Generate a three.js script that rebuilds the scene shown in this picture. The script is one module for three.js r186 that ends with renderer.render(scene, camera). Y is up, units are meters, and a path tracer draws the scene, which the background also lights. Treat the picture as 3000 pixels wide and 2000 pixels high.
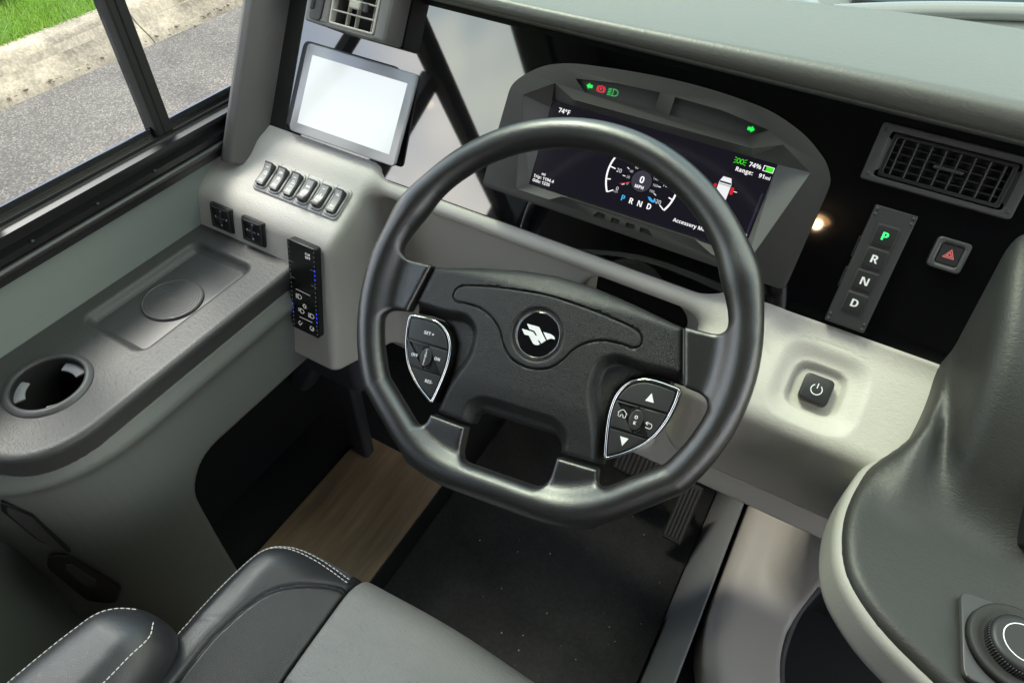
import * as THREE from 'three';
import { mergeGeometries, toCreasedNormals } from 'three/addons/utils/BufferGeometryUtils.js';
import { RoundedBoxGeometry } from 'three/addons/geometries/RoundedBoxGeometry.js';
import { TextGeometry } from 'three/addons/geometries/TextGeometry.js';
import { FontLoader } from 'three/addons/loaders/FontLoader.js';

// ---------------------------------------------------------------- camera, sky, sun, exposure
const V3 = (x, y, z) => new THREE.Vector3(x, y, z);
const scene = new THREE.Scene();
const camera = new THREE.PerspectiveCamera(53.13, 1024 / 682, 0.05, 400);
camera.position.set(0.2236, 1.3156, 0.4698);
camera.quaternion.setFromRotationMatrix(new THREE.Matrix4().makeBasis(
  V3(0.8669, 0.0179, -0.4981), V3(-0.3708, 0.6911, -0.6204), V3(0.3331, 0.7225, 0.6058)));
const renderer = new THREE.WebGLRenderer({ antialias: true });
renderer.setSize(1024, 682);
renderer.toneMapping = THREE.LinearToneMapping;
renderer.toneMappingExposure = 2.6;
renderer.shadowMap.enabled = true;

let seed = 7;
const rnd = () => { seed = (seed * 16807) % 2147483647; return seed / 2147483647; };
const hash = (x, y) => { let h = (Math.imul(x, 374761393) + Math.imul(y, 668265263)) | 0; h = Math.imul(h ^ (h >>> 13), 1274126177); return ((h ^ (h >>> 16)) >>> 0) / 4294967295; };
const sstep = (a, b, x) => { const t = Math.min(1, Math.max(0, (x - a) / (b - a))); return t * t * (3 - 2 * t); };
const mixn = (a, b, t) => a + (b - a) * t;
function vnoise(x, y, P) {                     // tileable value noise, period P cells
  const xi = Math.floor(x), yi = Math.floor(y), fx = x - xi, fy = y - yi, m = (a) => ((a % P) + P) % P;
  const u = fx * fx * (3 - 2 * fx), v = fy * fy * (3 - 2 * fy);
  return mixn(mixn(hash(m(xi), m(yi)), hash(m(xi + 1), m(yi)), u), mixn(hash(m(xi), m(yi + 1)), hash(m(xi + 1), m(yi + 1)), u), v);
}
const fbm = (x, y, P, o) => { let s = 0, a = 0.5, n = 0; for (let i = 0; i < o; i++) { s += a * vnoise(x, y, P); n += a; x *= 2; y *= 2; P *= 2; a *= 0.55; } return s / n; };

{ // partly cloudy sky
  const W = 1024, H = 512, d = new Float32Array(W * H * 4);
  for (let j = 0; j < H; j++) for (let i = 0; i < W; i++) {
    const el = (j + 0.5) / H * 180 - 90, k = (j * W + i) * 4;
    const c = sstep(0.36, 0.6, fbm(i / W * 12, j / H * 6 * (1 + 0.6 * (1 - j / H)), 12, 5));
    const up = Math.max(0, el) / 90, hz = Math.exp(-up * 7);
    const blue = [0.6 + 0.8 * hz, 0.8 + 0.6 * hz, 1.15 + 0.2 * hz];
    const wh = 1.6 + 0.5 * fbm(i / W * 24, j / H * 12, 24, 3);
    for (let q = 0; q < 3; q++) {
      const s = mixn(blue[q] * 0.95, wh * [1.06, 1.0, 0.92][q], c * 0.9 + 0.05);
      d[k + q] = el < -1 ? [0.16, 0.16, 0.13][q] : s;
    }
    d[k + 3] = 1;
  }
  const t = new THREE.DataTexture(d, W, H, THREE.RGBAFormat, THREE.FloatType);
  t.mapping = THREE.EquirectangularReflectionMapping; t.magFilter = THREE.LinearFilter; t.minFilter = THREE.LinearFilter; t.wrapS = THREE.RepeatWrapping; t.needsUpdate = true;
  scene.background = t; scene.environment = t; scene.backgroundIntensity = 1.0; scene.environmentIntensity = 1.0;
}
const sun = new THREE.DirectionalLight(new THREE.Color(1, 0.95, 0.86), 2.0);
sun.position.set(-13, 22, -5); sun.target.position.set(0, 0, 0);
sun.castShadow = true; sun.shadow.mapSize.set(2048, 2048); sun.shadow.radius = 36;
Object.assign(sun.shadow.camera, { left: -12, right: 12, top: 12, bottom: -12, near: 1, far: 60 });
scene.add(sun, sun.target);
// ---------------------------------------------------------------- helpers
const used = {};
const numbered = (n) => { used[n] = (used[n] ?? -1) + 1; return used[n] ? `${n}_${String(used[n]).padStart(3, '0')}` : n; };
function mesh(name, geo, mat, parent) {
  const m = new THREE.Mesh(geo, mat); m.name = name; m.castShadow = m.receiveShadow = true; parent.add(m); return m;
}
function tag(o, label, category, group) { Object.assign(o.userData, { label, category }); if (group) o.userData.group = group; return o; }
function thing(name, label, category, p = [0, 0, 0], rot = [0, 0, 0], group) {
  const g = new THREE.Group(); g.name = numbered(name); g.position.set(...p); g.rotation.set(...rot); scene.add(g); return tag(g, label, category, group);
}
function struct(name, geo, mat) { const m = mesh(numbered(name), geo, mat, scene); m.userData.kind = 'structure'; return m; }
const R = Math.PI / 180;
const shift = (g, x, y, z) => { g.translate(x, y, z); return g; };
const rbox = (w, h, d, r, x = 0, y = 0, z = 0) => shift(new RoundedBoxGeometry(w, h, d, 3, Math.min(r, w / 2.01, h / 2.01, d / 2.01)), x, y, z);
const box = (x0, x1, y0, y1, z0, z1) => metricUV(shift(new THREE.BoxGeometry(x1 - x0, y1 - y0, z1 - z0), (x0 + x1) / 2, (y0 + y1) / 2, (z0 + z1) / 2));
const merge = (a) => mergeGeometries(a.map((g) => { const q = g.index ? g.toNonIndexed() : g; for (const k of Object.keys(q.attributes)) if (!['position', 'normal', 'uv'].includes(k)) q.deleteAttribute(k); return q; }));
function metricUV(g) {                         // box-projected uv in metres
  if (g.index) g = g.toNonIndexed();
  const p = g.attributes.position, n = g.attributes.normal, uv = new Float32Array(p.count * 2);
  for (let t = 0; t < p.count; t += 3) {
    let a = 0, b = 0, c = 0;
    for (let i = t; i < t + 3; i++) { a += n.getX(i); b += n.getY(i); c += n.getZ(i); }
    a = Math.abs(a); b = Math.abs(b); c = Math.abs(c);
    for (let i = t; i < t + 3; i++) {
      const X = p.getX(i), Y = p.getY(i), Z = p.getZ(i);
      const q = b >= a && b >= c ? [X, Z] : a >= c ? [Z, Y] : [X, Y];
      uv[2 * i] = q[0]; uv[2 * i + 1] = q[1];
    }
  }
  g.setAttribute('uv', new THREE.BufferAttribute(uv, 2)); return g;
}
function rpoly(pts, r) {                       // polygon with rounded corners; r a number or one per corner
  const out = [], n = pts.length;
  for (let i = 0; i < n; i++) {
    const a = pts[(i + n - 1) % n], b = pts[i], c = pts[(i + 1) % n], rr = Array.isArray(r) ? r[i] : r;
    const la = Math.hypot(a[0] - b[0], a[1] - b[1]), lc = Math.hypot(c[0] - b[0], c[1] - b[1]);
    const t = Math.min(rr, la * 0.49, lc * 0.49);
    if (t < 1e-6) { out.push(b); continue; }
    const p = [b[0] + (a[0] - b[0]) / la * t, b[1] + (a[1] - b[1]) / la * t], q = [b[0] + (c[0] - b[0]) / lc * t, b[1] + (c[1] - b[1]) / lc * t];
    const N = Math.max(4, Math.min(16, Math.round(t / 0.004)));
    for (let k = 0; k <= N; k++) { const s = k / N; out.push([(1 - s) ** 2 * p[0] + 2 * s * (1 - s) * b[0] + s * s * q[0], (1 - s) ** 2 * p[1] + 2 * s * (1 - s) * b[1] + s * s * q[1]]); }
  }
  return out;
}
const mirror = (pts) => [...pts, ...pts.slice().reverse().filter((p) => Math.abs(p[0]) > 1e-6).map((p) => [-p[0], p[1]])];
function spline(pts, closed = true, n = 80) {
  const c = new THREE.CatmullRomCurve3(pts.map((p) => V3(p[0], p[1], p[2] ?? 0)), closed, 'centripetal'); return c.getPoints(n).slice(0, closed ? n : n + 1).map((p) => [p.x, p.y]);
}
function toShape(pts, holes = []) {
  const s = new THREE.Shape(pts.map((p) => new THREE.Vector2(p[0], p[1])));
  for (const h of holes) s.holes.push(new THREE.Path(h.map((p) => new THREE.Vector2(p[0], p[1])))); return s;
}
function extr(pts, depth, bevel = 0, holes = [], z = 0) {   // front face at z + depth
  const g = new THREE.ExtrudeGeometry(toShape(pts, holes), { depth: depth - 2 * bevel, bevelEnabled: bevel > 0, bevelSize: bevel, bevelOffset: -bevel, bevelThickness: bevel, bevelSegments: 3, curveSegments: 6 });
  g.translate(0, 0, z + bevel); return metricUV(toCreasedNormals(g, 0.6));
}
const area = (p) => p.reduce((s, a, i) => { const b = p[(i + 1) % p.length]; return s + a[0] * b[1] - b[0] * a[1]; }, 0) / 2;
function clipHalf(pts, a, b, c) {              // keep a x + b y <= c
  const out = [];
  pts.forEach((p, i) => { const q = pts[(i + 1) % pts.length], d = a * p[0] + b * p[1] - c, e = a * q[0] + b * q[1] - c; if (d <= 0) out.push(p); if (d * e < 0) { const t = d / (d - e); out.push([p[0] + (q[0] - p[0]) * t, p[1] + (q[1] - p[1]) * t]); } });
  return out;
}
const tube = (pts, r, closed = false, n = 64, rs = 8) => new THREE.TubeGeometry(new THREE.CatmullRomCurve3(pts.map((p) => V3(p[0], p[1], p[2] ?? 0)), closed, 'centripetal'), n, r, rs, closed);
const cyl = (r0, r1, h, n = 32) => new THREE.CylinderGeometry(r0, r1, h, n);
const lathe = (pts, n = 64) => new THREE.LatheGeometry(pts.map((p) => new THREE.Vector2(p[0], p[1])), n);
// signed distances
const polySdf = (P) => (x, y) => {
  let d = 1e9, s = 1;
  for (let i = 0, j = P.length - 1; i < P.length; j = i++) {
    const ex = P[j][0] - P[i][0], ey = P[j][1] - P[i][1], wx = x - P[i][0], wy = y - P[i][1];
    const t = Math.min(1, Math.max(0, (wx * ex + wy * ey) / (ex * ex + ey * ey)));
    const bx = wx - ex * t, by = wy - ey * t; d = Math.min(d, bx * bx + by * by);
    const c1 = y >= P[i][1], c2 = y < P[j][1], c3 = ex * wy > ey * wx; if ((c1 && c2 && c3) || (!c1 && !c2 && !c3)) s = -s;
  }
  return s * Math.sqrt(d);
};
const lineDist = (P) => (x, y) => { let d = 1e9; for (let i = 1; i < P.length; i++) { const ex = P[i][0] - P[i - 1][0], ey = P[i][1] - P[i - 1][1], wx = x - P[i - 1][0], wy = y - P[i - 1][1], t = Math.min(1, Math.max(0, (wx * ex + wy * ey) / (ex * ex + ey * ey))); d = Math.min(d, (wx - ex * t) ** 2 + (wy - ey * t) ** 2); } return Math.sqrt(d); };
const smin = (a, b, k) => { const h = Math.max(k - Math.abs(a - b), 0) / k; return Math.min(a, b) - h * h * k * 0.25; };
const smax = (a, b, k) => -smin(-a, -b, k);
const boxSdf = (x, y, z, cx, cy, cz, hx, hy, hz, r) => { const a = Math.abs(x - cx) - hx + r, b = Math.abs(y - cy) - hy + r, c = Math.abs(z - cz) - hz + r; return Math.hypot(Math.max(a, 0), Math.max(b, 0), Math.max(c, 0)) + Math.min(0, Math.max(a, b, c)) - r; };
function sdfMesh(f, lo, hi, h) {               // surface nets, vertices pulled onto the surface, uv in metres
  const N = [0, 1, 2].map((i) => Math.ceil((hi[i] - lo[i]) / h) + 1), [nx, ny, nz] = N, val = new Float32Array(nx * ny * nz);
  const id = (i, j, k) => i + nx * (j + ny * k);
  for (let k = 0; k < nz; k++) for (let j = 0; j < ny; j++) for (let i = 0; i < nx; i++) val[id(i, j, k)] = f(lo[0] + i * h, lo[1] + j * h, lo[2] + k * h);
  const vid = new Int32Array(nx * ny * nz).fill(-1), P = [], Nn = [];
  const grad = (x, y, z, e) => [f(x + e, y, z) - f(x - e, y, z), f(x, y + e, z) - f(x, y - e, z), f(x, y, z + e) - f(x, y, z - e)].map((v) => v / (2 * e));
  for (let k = 0; k < nz - 1; k++) for (let j = 0; j < ny - 1; j++) for (let i = 0; i < nx - 1; i++) {
    let cnt = 0, sx = 0, sy = 0, sz = 0;
    const at = (a) => val[id(i + (a & 1), j + ((a >> 1) & 1), k + (a >> 2))];
    let m = 0; for (let a = 0; a < 8; a++) if (at(a) < 0) m++;
    if (m === 0 || m === 8) continue;
    for (let a = 0; a < 8; a++) for (const bit of [1, 2, 4]) if (!(a & bit)) { const p = at(a), q = at(a | bit); if ((p < 0) !== (q < 0)) { const t = p / (p - q); cnt++; sx += (a & 1) + (bit === 1 ? t : 0); sy += ((a >> 1) & 1) + (bit === 2 ? t : 0); sz += (a >> 2) + (bit === 4 ? t : 0); } }
    let x = lo[0] + (i + sx / cnt) * h, y = lo[1] + (j + sy / cnt) * h, z = lo[2] + (k + sz / cnt) * h, g;
    for (let it = 0; it < 2; it++) { g = grad(x, y, z, h * 0.25); const d = f(x, y, z), l = g[0] ** 2 + g[1] ** 2 + g[2] ** 2 + 1e-9, s = Math.max(-h * 0.6, Math.min(h * 0.6, d / Math.sqrt(l))) / Math.sqrt(l); x -= g[0] * s; y -= g[1] * s; z -= g[2] * s; }
    g = grad(x, y, z, h * 0.4); const l = Math.hypot(...g) || 1;
    vid[id(i, j, k)] = P.length; P.push([x, y, z]); Nn.push([g[0] / l, g[1] / l, g[2] / l]);
  }
  const pos = [], nor = [], uv = [], idx = [], seen = new Map();
  const put = (v, ax) => { const key = v * 3 + ax; let w = seen.get(key); if (w === undefined) { w = pos.length / 3; seen.set(key, w); pos.push(...P[v]); nor.push(...Nn[v]); const [x, y, z] = P[v]; uv.push(...(ax === 1 ? [x, z] : ax === 0 ? [z, y] : [x, y])); } return w; };
  const quad = (a, b, c, d, flip) => {
    if (a < 0 || b < 0 || c < 0 || d < 0) return;
    const s = [0, 1, 2].map((q) => Math.abs(Nn[a][q] + Nn[b][q] + Nn[c][q] + Nn[d][q])), ax = s[1] >= s[0] && s[1] >= s[2] ? 1 : s[0] >= s[2] ? 0 : 2;
    const [A, B, C, D] = [a, b, c, d].map((v) => put(v, ax));
    if (flip) idx.push(A, C, B, A, D, C); else idx.push(A, B, C, A, C, D);
  };
  for (let k = 1; k < nz - 1; k++) for (let j = 1; j < ny - 1; j++) for (let i = 1; i < nx - 1; i++) {
    const v = val[id(i, j, k)] < 0;
    if (v !== (val[id(i + 1, j, k)] < 0)) quad(vid[id(i, j - 1, k - 1)], vid[id(i, j, k - 1)], vid[id(i, j, k)], vid[id(i, j - 1, k)], !v);
    if (v !== (val[id(i, j + 1, k)] < 0)) quad(vid[id(i - 1, j, k - 1)], vid[id(i - 1, j, k)], vid[id(i, j, k)], vid[id(i, j, k - 1)], !v);
    if (v !== (val[id(i, j, k + 1)] < 0)) quad(vid[id(i - 1, j - 1, k)], vid[id(i, j - 1, k)], vid[id(i, j, k)], vid[id(i - 1, j, k)], !v);
  }
  const g = new THREE.BufferGeometry();
  g.setAttribute('position', new THREE.Float32BufferAttribute(pos, 3)); g.setAttribute('normal', new THREE.Float32BufferAttribute(nor, 3)); g.setAttribute('uv', new THREE.Float32BufferAttribute(uv, 2)); g.setIndex(idx); return g;
}
// ---------------------------------------------------------------- textures and materials
function dataTex(n, fn, srgb) {
  const d = new Uint8Array(n * n * 4);
  for (let j = 0; j < n; j++) for (let i = 0; i < n; i++) { const c = fn(i / n, j / n), k = (j * n + i) * 4; const a = Array.isArray(c) ? c : [c, c, c]; for (let q = 0; q < 3; q++) d[k + q] = Math.max(0, Math.min(255, a[q] * 255)); d[k + 3] = 255; }
  const t = new THREE.DataTexture(d, n, n); t.wrapS = t.wrapT = THREE.RepeatWrapping; t.magFilter = THREE.LinearFilter; t.minFilter = THREE.LinearMipmapLinearFilter; t.generateMipmaps = true; if (srgb) t.colorSpace = THREE.SRGBColorSpace; t.needsUpdate = true; return t;
}
const rep = (t, m, my = m) => { const c = t.clone(); c.repeat.set(1 / m, 1 / my); c.needsUpdate = true; return c; };
function worley(x, y, P) {
  const xi = Math.floor(x), yi = Math.floor(y); let a = 9, b = 9; const m = (q) => ((q % P) + P) % P;
  for (let j = -1; j <= 1; j++) for (let i = -1; i <= 1; i++) { const cx = xi + i, cy = yi + j, d = Math.hypot(cx + hash(m(cx), m(cy)) - x, cy + hash(m(cx) + 57, m(cy) + 13) - y); if (d < a) { b = a; a = d; } else if (d < b) b = d; }
  return [a, b];
}
const leatherTex = dataTex(512, (u, v) => { const wx = u * 44 + 1.3 * fbm(u * 8, v * 8, 8, 3), wy = v * 44 + 1.3 * fbm(u * 8 + 3, v * 8, 8, 3); const [a, b] = worley(wx, wy, 44); return 0.2 + 0.6 * sstep(0, 0.35, b - a) + 0.35 * (fbm(u * 10, v * 10, 10, 3) - 0.5); });
const wrinkleTex = dataTex(512, (u, v) => { const w = 0.7 * fbm(u * 6, v * 6, 6, 3); const n = fbm(u * 14 + w * 3, v * 42 + w * 6, 14, 4); const [a, b] = worley(u * 90, v * 60, 30); return 0.55 * (1 - Math.abs(2 * n - 1)) + 0.3 * fbm(u * 60, v * 60, 60, 2) + 0.15 * sstep(0, 0.3, b - a); });
const grainTex = dataTex(256, (u, v) => 0.5 * fbm(u * 64, v * 64, 64, 2) + 0.5 * fbm(u * 24, v * 24, 24, 2));
const smudgeTex = dataTex(256, (u, v) => 0.75 + 0.5 * (fbm(u * 5, v * 5, 5, 5) - 0.5));
const col = (r, g, b) => new THREE.Color().setRGB(r, g ?? r, b ?? r);
function mat(c, rough, opt = {}) { return new THREE.MeshPhysicalMaterial({ color: col(...c), roughness: rough, ...opt }); }
const bump = (t, m, s) => ({ bumpMap: rep(t, m), bumpScale: s });
const M = {
  trim: mat([0.53, 0.505, 0.455], 0.5, bump(wrinkleTex, 0.09, 0.0004)),
  trimSmooth: mat([0.33, 0.32, 0.295], 0.55, bump(grainTex, 0.05, 0.0002)),
  beige: mat([0.46, 0.42, 0.38], 0.5, bump(grainTex, 0.06, 0.00025)),
  softDark: mat([0.026, 0.0265, 0.024], 0.46, { ior: 1.5, ...bump(wrinkleTex, 0.07, 0.0003) }),
  pad: mat([0.105, 0.108, 0.096], 0.42, { ior: 1.65, ...bump(wrinkleTex, 0.10, 0.00042) }),
  ledge: mat([0.062, 0.062, 0.0605], 0.44, { ior: 1.5, ...bump(wrinkleTex, 0.1, 0.00035) }),
  ledgeSmooth: mat([0.075, 0.075, 0.076], 0.42, { ior: 1.5, ...bump(grainTex, 0.03, 0.0001) }),
  wheel: mat([0.012, 0.012, 0.0115], 0.32, { ior: 1.95, ...bump(leatherTex, 0.075, 0.00013) }),
  hub: mat([0.012, 0.012, 0.0115], 0.43, { ior: 1.6, ...bump(leatherTex, 0.075, 0.0003) }),
  black: mat([0.012, 0.012, 0.013], 0.4),
  blackMatte: mat([0.012, 0.012, 0.012], 0.8),
  dim: mat([0.05, 0.05, 0.05], 0.55, bump(grainTex, 0.03, 0.00008)),
  bezel: mat([0.03, 0.029, 0.028], 0.55, { specularIntensity: 0.6, ...bump(grainTex, 0.02, 0.00006) }),
  gloss: mat([0.003, 0.003, 0.004], 0.035, { ior: 2.2, roughnessMap: null }),
  chrome: mat([0.85, 0.85, 0.83], 0.12, { metalness: 1 }),
  steel: mat([0.3, 0.3, 0.3], 0.42, { metalness: 1 }),
  white: mat([0.88, 0.88, 0.88], 0.6),
  anod: mat([0.01, 0.01, 0.011], 0.36, { ior: 1.5 }),
  leather: mat([0.016, 0.0165, 0.0185], 0.43, { ior: 1.75, ...bump(leatherTex, 0.07, 0.00016) }),
  insert: mat([0.21, 0.207, 0.2], 0.4, bump(wrinkleTex, 0.09, 0.0009)),
  thread: mat([0.7, 0.7, 0.66], 0.8),
  wall: mat([0.2, 0.23, 0.21], 0.6, bump(grainTex, 0.08, 0.0001)),
  panelGrey: mat([0.17, 0.18, 0.165], 0.5, bump(grainTex, 0.06, 0.0002)),
  cabin: mat([0.075, 0.072, 0.068], 0.9),
  carpet: mat([0.012, 0.012, 0.013], 0.95, bump(grainTex, 0.05, 0.001)),
  mat: mat([0.018, 0.018, 0.018], 0.85, bump(grainTex, 0.04, 0.0005)),
  stripGrey: mat([0.20, 0.20, 0.20], 0.5, bump(grainTex, 0.05, 0.0002)),
  plain: mat([0.07, 0.07, 0.071], 0.42),
  key: mat([0.015, 0.015, 0.016], 0.5),
};
const glow = (r, g, b, k) => new THREE.MeshStandardMaterial({ color: 0x000000, emissive: col(r, g, b), emissiveIntensity: k, roughness: 0.4 });
function canvasTex(w, h, draw, srgb = true) {
  const c = document.createElement('canvas'); c.width = w; c.height = h; draw(c.getContext('2d'), w, h);
  const t = new THREE.CanvasTexture(c); if (srgb) t.colorSpace = THREE.SRGBColorSpace; t.anisotropy = 8; return t;
}
const font = await new FontLoader().loadAsync('fonts/droid/droid_sans_bold.typeface.json');
function text(s, size, depth, x = 0, y = 0, z = 0, sx = 1) {
  const g = new TextGeometry(s, { font, size, depth, curveSegments: 4, bevelEnabled: false }); g.computeBoundingBox(); const b = g.boundingBox;
  g.translate(-(b.min.x + b.max.x) / 2, -(b.min.y + b.max.y) / 2, 0); g.scale(sx, 1, 1); g.translate(x, y, z); return g;
}
const planeUV = (w, h, x, y, z) => shift(new THREE.PlaneGeometry(w, h), x, y, z);
// ---------------------------------------------------------------- outside
const asphaltTex = dataTex(1024, (u, v) => {
  const [a, b] = worley(u * 150, v * 150, 150), cx = hash(Math.floor(u * 150 + 0.5) % 150, Math.floor(v * 150 + 0.5) % 150 + 91);
  const big = fbm(u * 7, v * 7, 7, 4), s = sstep(0.42, 0.25, a) * (cx > 0.62 - 0.3 * big ? 1 : 0.15), f = fbm(u * 200, v * 200, 200, 2);
  const l = 0.285 + 0.10 * (big - 0.5) + 0.14 * (f - 0.5) + 0.13 * s; return [l * 1.05, l * 1.0, l * 0.91];
}, true);
const concreteTex = dataTex(512, (u, v) => { const l = 0.555 + 0.30 * (fbm(u * 6, v * 6, 6, 5) - 0.5) + 0.18 * (fbm(u * 90, v * 90, 90, 2) - 0.5); return [l * 1.0, l * 0.94, l * 0.80]; }, true);
const asphalt = new THREE.MeshStandardMaterial({ map: rep(asphaltTex, 1.9), roughness: 0.9, bumpMap: rep(asphaltTex, 1.9), bumpScale: 0.004 });
const concrete = new THREE.MeshStandardMaterial({ map: rep(concreteTex, 0.9), roughness: 0.95, bumpMap: rep(concreteTex, 0.9), bumpScale: 0.0015 });
const GY = -0.6;
{
  const g = new THREE.PlaneGeometry(110, 160); g.rotateX(-Math.PI / 2); g.translate(51, GY, 0); struct('road', metricUV(g.toNonIndexed()), asphalt);
  const prof = [[-4.02, GY - 0.1], [-4.1, GY + 0.004], [-4.14, GY + 0.03], [-4.2, GY + 0.075], [-4.235, GY + 0.125], [-4.27, GY + 0.147], [-4.34, GY + 0.152], [-4.40, GY + 0.15], [-4.42, GY + 0.12], [-4.42, GY - 0.1]];
  const kerb = new THREE.Group(); kerb.name = 'kerb'; kerb.userData.kind = 'structure'; scene.add(kerb);
  for (let k = 0; k < 14; k++) {
    const L = 3.05, z1 = -2.32 + (5 - k) * L;
    const q = new THREE.ExtrudeGeometry(toShape(prof), { depth: L - 0.02, bevelEnabled: true, bevelSize: 0.004, bevelThickness: 0.006, bevelSegments: 2 });
    q.translate(0, 0, z1 + 0.01); mesh('kerb_segment', metricUV(toCreasedNormals(q, 0.5)), concrete, kerb);
  }
  const soil = new THREE.PlaneGeometry(60, 160); soil.rotateX(-Math.PI / 2); soil.translate(-34.35, GY + 0.128, 0);
  const soilT = dataTex(256, (u, v) => { const l = fbm(u * 20, v * 20, 20, 4); return [0.2 + 0.2 * l, 0.3 + 0.22 * l, 0.1 + 0.08 * l]; }, true);
  struct('ground', metricUV(soil.toNonIndexed()), new THREE.MeshStandardMaterial({ map: rep(soilT, 0.7), roughness: 1 }));
  const mul = new THREE.PlaneGeometry(6, 5, 40, 40); mul.rotateX(-Math.PI / 2); mul.translate(-7.93, GY + 0.19, -1.15 - 2.5 + 4.1);
  { const p = mul.attributes.position; for (let i = 0; i < p.count; i++) p.setY(i, p.getY(i) + 0.03 * hash(i, 5)); mul.computeVertexNormals(); }
  const mulT = dataTex(256, (u, v) => { const l = fbm(u * 30, v * 12, 12, 4); return [0.12 + 0.3 * l, 0.08 + 0.22 * l, 0.06 + 0.17 * l]; }, true);
  struct('mulch_bed', metricUV(mul.toNonIndexed()), new THREE.MeshStandardMaterial({ map: rep(mulT, 0.4), roughness: 1 }));
  const clods = []; for (let i = 0; i < 170; i++) { const q = new THREE.TetrahedronGeometry(0.003 + 0.012 * rnd() ** 3, 1); q.scale(1, 0.5, 1.6); q.rotateY(rnd() * 6); q.translate(-4.085 + (rnd() - 0.4) * 0.05 * (rnd() < 0.2 ? 4 : 1), GY + 0.006, -3.6 + rnd() * 3.6); clods.push(q); }
  const dirt = mesh('gutter_dirt', merge(clods), mat([0.09, 0.07, 0.045], 1), scene); dirt.userData.kind = 'stuff'; tag(dirt, 'dark crumbs of dirt and leaves along the foot of the kerb', 'dirt');
  // grass blades
  const bl = new THREE.BufferGeometry();
  bl.setAttribute('position', new THREE.Float32BufferAttribute([-0.0035, 0, 0, 0.0035, 0, 0, 0.0025, 0.5, 0.05, -0.0025, 0.5, 0.05, 0.0, 1, 0.22], 3));
  bl.setIndex([0, 1, 2, 0, 2, 3, 3, 2, 4]); bl.computeVertexNormals();
  const n = 46000, gm = new THREE.MeshPhysicalMaterial({ color: 0xffffff, roughness: 0.7, side: THREE.DoubleSide, transmission: 0.3, thickness: 0 });
  const im = new THREE.InstancedMesh(bl, gm, n), m4 = new THREE.Matrix4(), q = new THREE.Quaternion(), e = new THREE.Euler();
  for (let i = 0; i < n; i++) {
    const x = -4.38 - Math.pow(rnd(), 1.3) * 2.2, z = -3.6 + rnd() * 3.9, h = 0.035 + 0.05 * rnd() * (0.5 + fbm(x * 1.5 + 40, z * 1.5 + 40, 64, 2));
    e.set((rnd() - 0.5) * 1.1, rnd() * 6.28, (rnd() - 0.5) * 1.1); q.setFromEuler(e);
    m4.compose(V3(x, GY + 0.126, z), q, V3(1.1, h, h)); im.setMatrixAt(i, m4);
    const t = rnd(), d = fbm(x * 2 + 80, z * 2 + 80, 64, 3); im.setColorAt(i, col(0.17 + 0.17 * t * d, 0.30 + 0.12 * t, 0.02 + 0.02 * t));
  }
  im.name = 'grass'; im.userData.kind = 'stuff'; im.castShadow = im.receiveShadow = true; scene.add(im);
  tag(im, 'bright green mown lawn growing behind the concrete kerb', 'grass');
}
{ // parked vehicle seen over the dashboard
  const car = thing('parked_car', 'white car parked in front, seen through the windshield above the dashboard', 'car', [0.785, GY, -2.765], [0, 23 * R, 0]);
  const paint = mat([0.2, 0.205, 0.2], 0.25, { clearcoat: 1 }), glassD = mat([0.02, 0.028, 0.026], 0.12, { ior: 1.6 }), blue = mat([0.3, 0.48, 0.55], 0.2, { clearcoat: 1 });
  mesh('body', merge([rbox(1.95, 0.62, 4.3, 0.14, 0, 0.58, -2.2), rbox(1.7, 0.2, 0.5, 0.05, 0.1, 0.80, -0.44), rbox(1.8, 0.1, 0.14, 0.045, 0.05, 0.845, 0.06)]), paint, car);
  const arc = []; for (let i = 0; i <= 16; i++) { const x = -0.85 + i * 0.11; arc.push([x, 0.925 - 0.012 * (x * 2) ** 2, -0.16 - 0.05 * (1 - ((x - 0.1) / 0.95) ** 2)]); }
  mesh('bonnet_edge', tube(arc, 0.034, false, 40, 10), paint, car);
  mesh('grille', rbox(1.75, 0.05, 0.15, 0.01, 0.05, 0.862, -0.07), M.black, car);
  const ws = new THREE.BoxGeometry(1.62, 1.25, 0.03); ws.rotateX(-66 * R); ws.translate(0.05, 1.16, -0.82); mesh('windshield', ws, glassD, car);
  for (const [x, a, w, m] of [[-0.87, 0.1, 0.11, blue], [-0.95, 0.12, 0.03, M.black], [-1.02, 0.14, 0.09, blue]]) { const p = rbox(w, 0.05, 1.1, 0.02); p.rotateX(24 * R); p.rotateY(-a - 0.25); p.translate(x, 1.14, -0.78); mesh('pillar', p, m, car); }
  mesh('roof', rbox(1.5, 0.09, 2.0, 0.04, 0, 1.5, -2.5), paint, car);
  for (const [x, z] of [[-0.86, -0.75], [0.86, -0.75], [-0.86, -3.5], [0.86, -3.5]]) { const w = cyl(0.33, 0.33, 0.2, 28); w.rotateZ(Math.PI / 2); w.translate(x, 0.33, z); const tyre = mesh('wheel', w, M.blackMatte, car); const r = cyl(0.2, 0.2, 0.205, 20); r.rotateZ(Math.PI / 2); r.translate(x, 0.33, z); mesh('rim', r, M.steel, tyre); }
}
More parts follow.
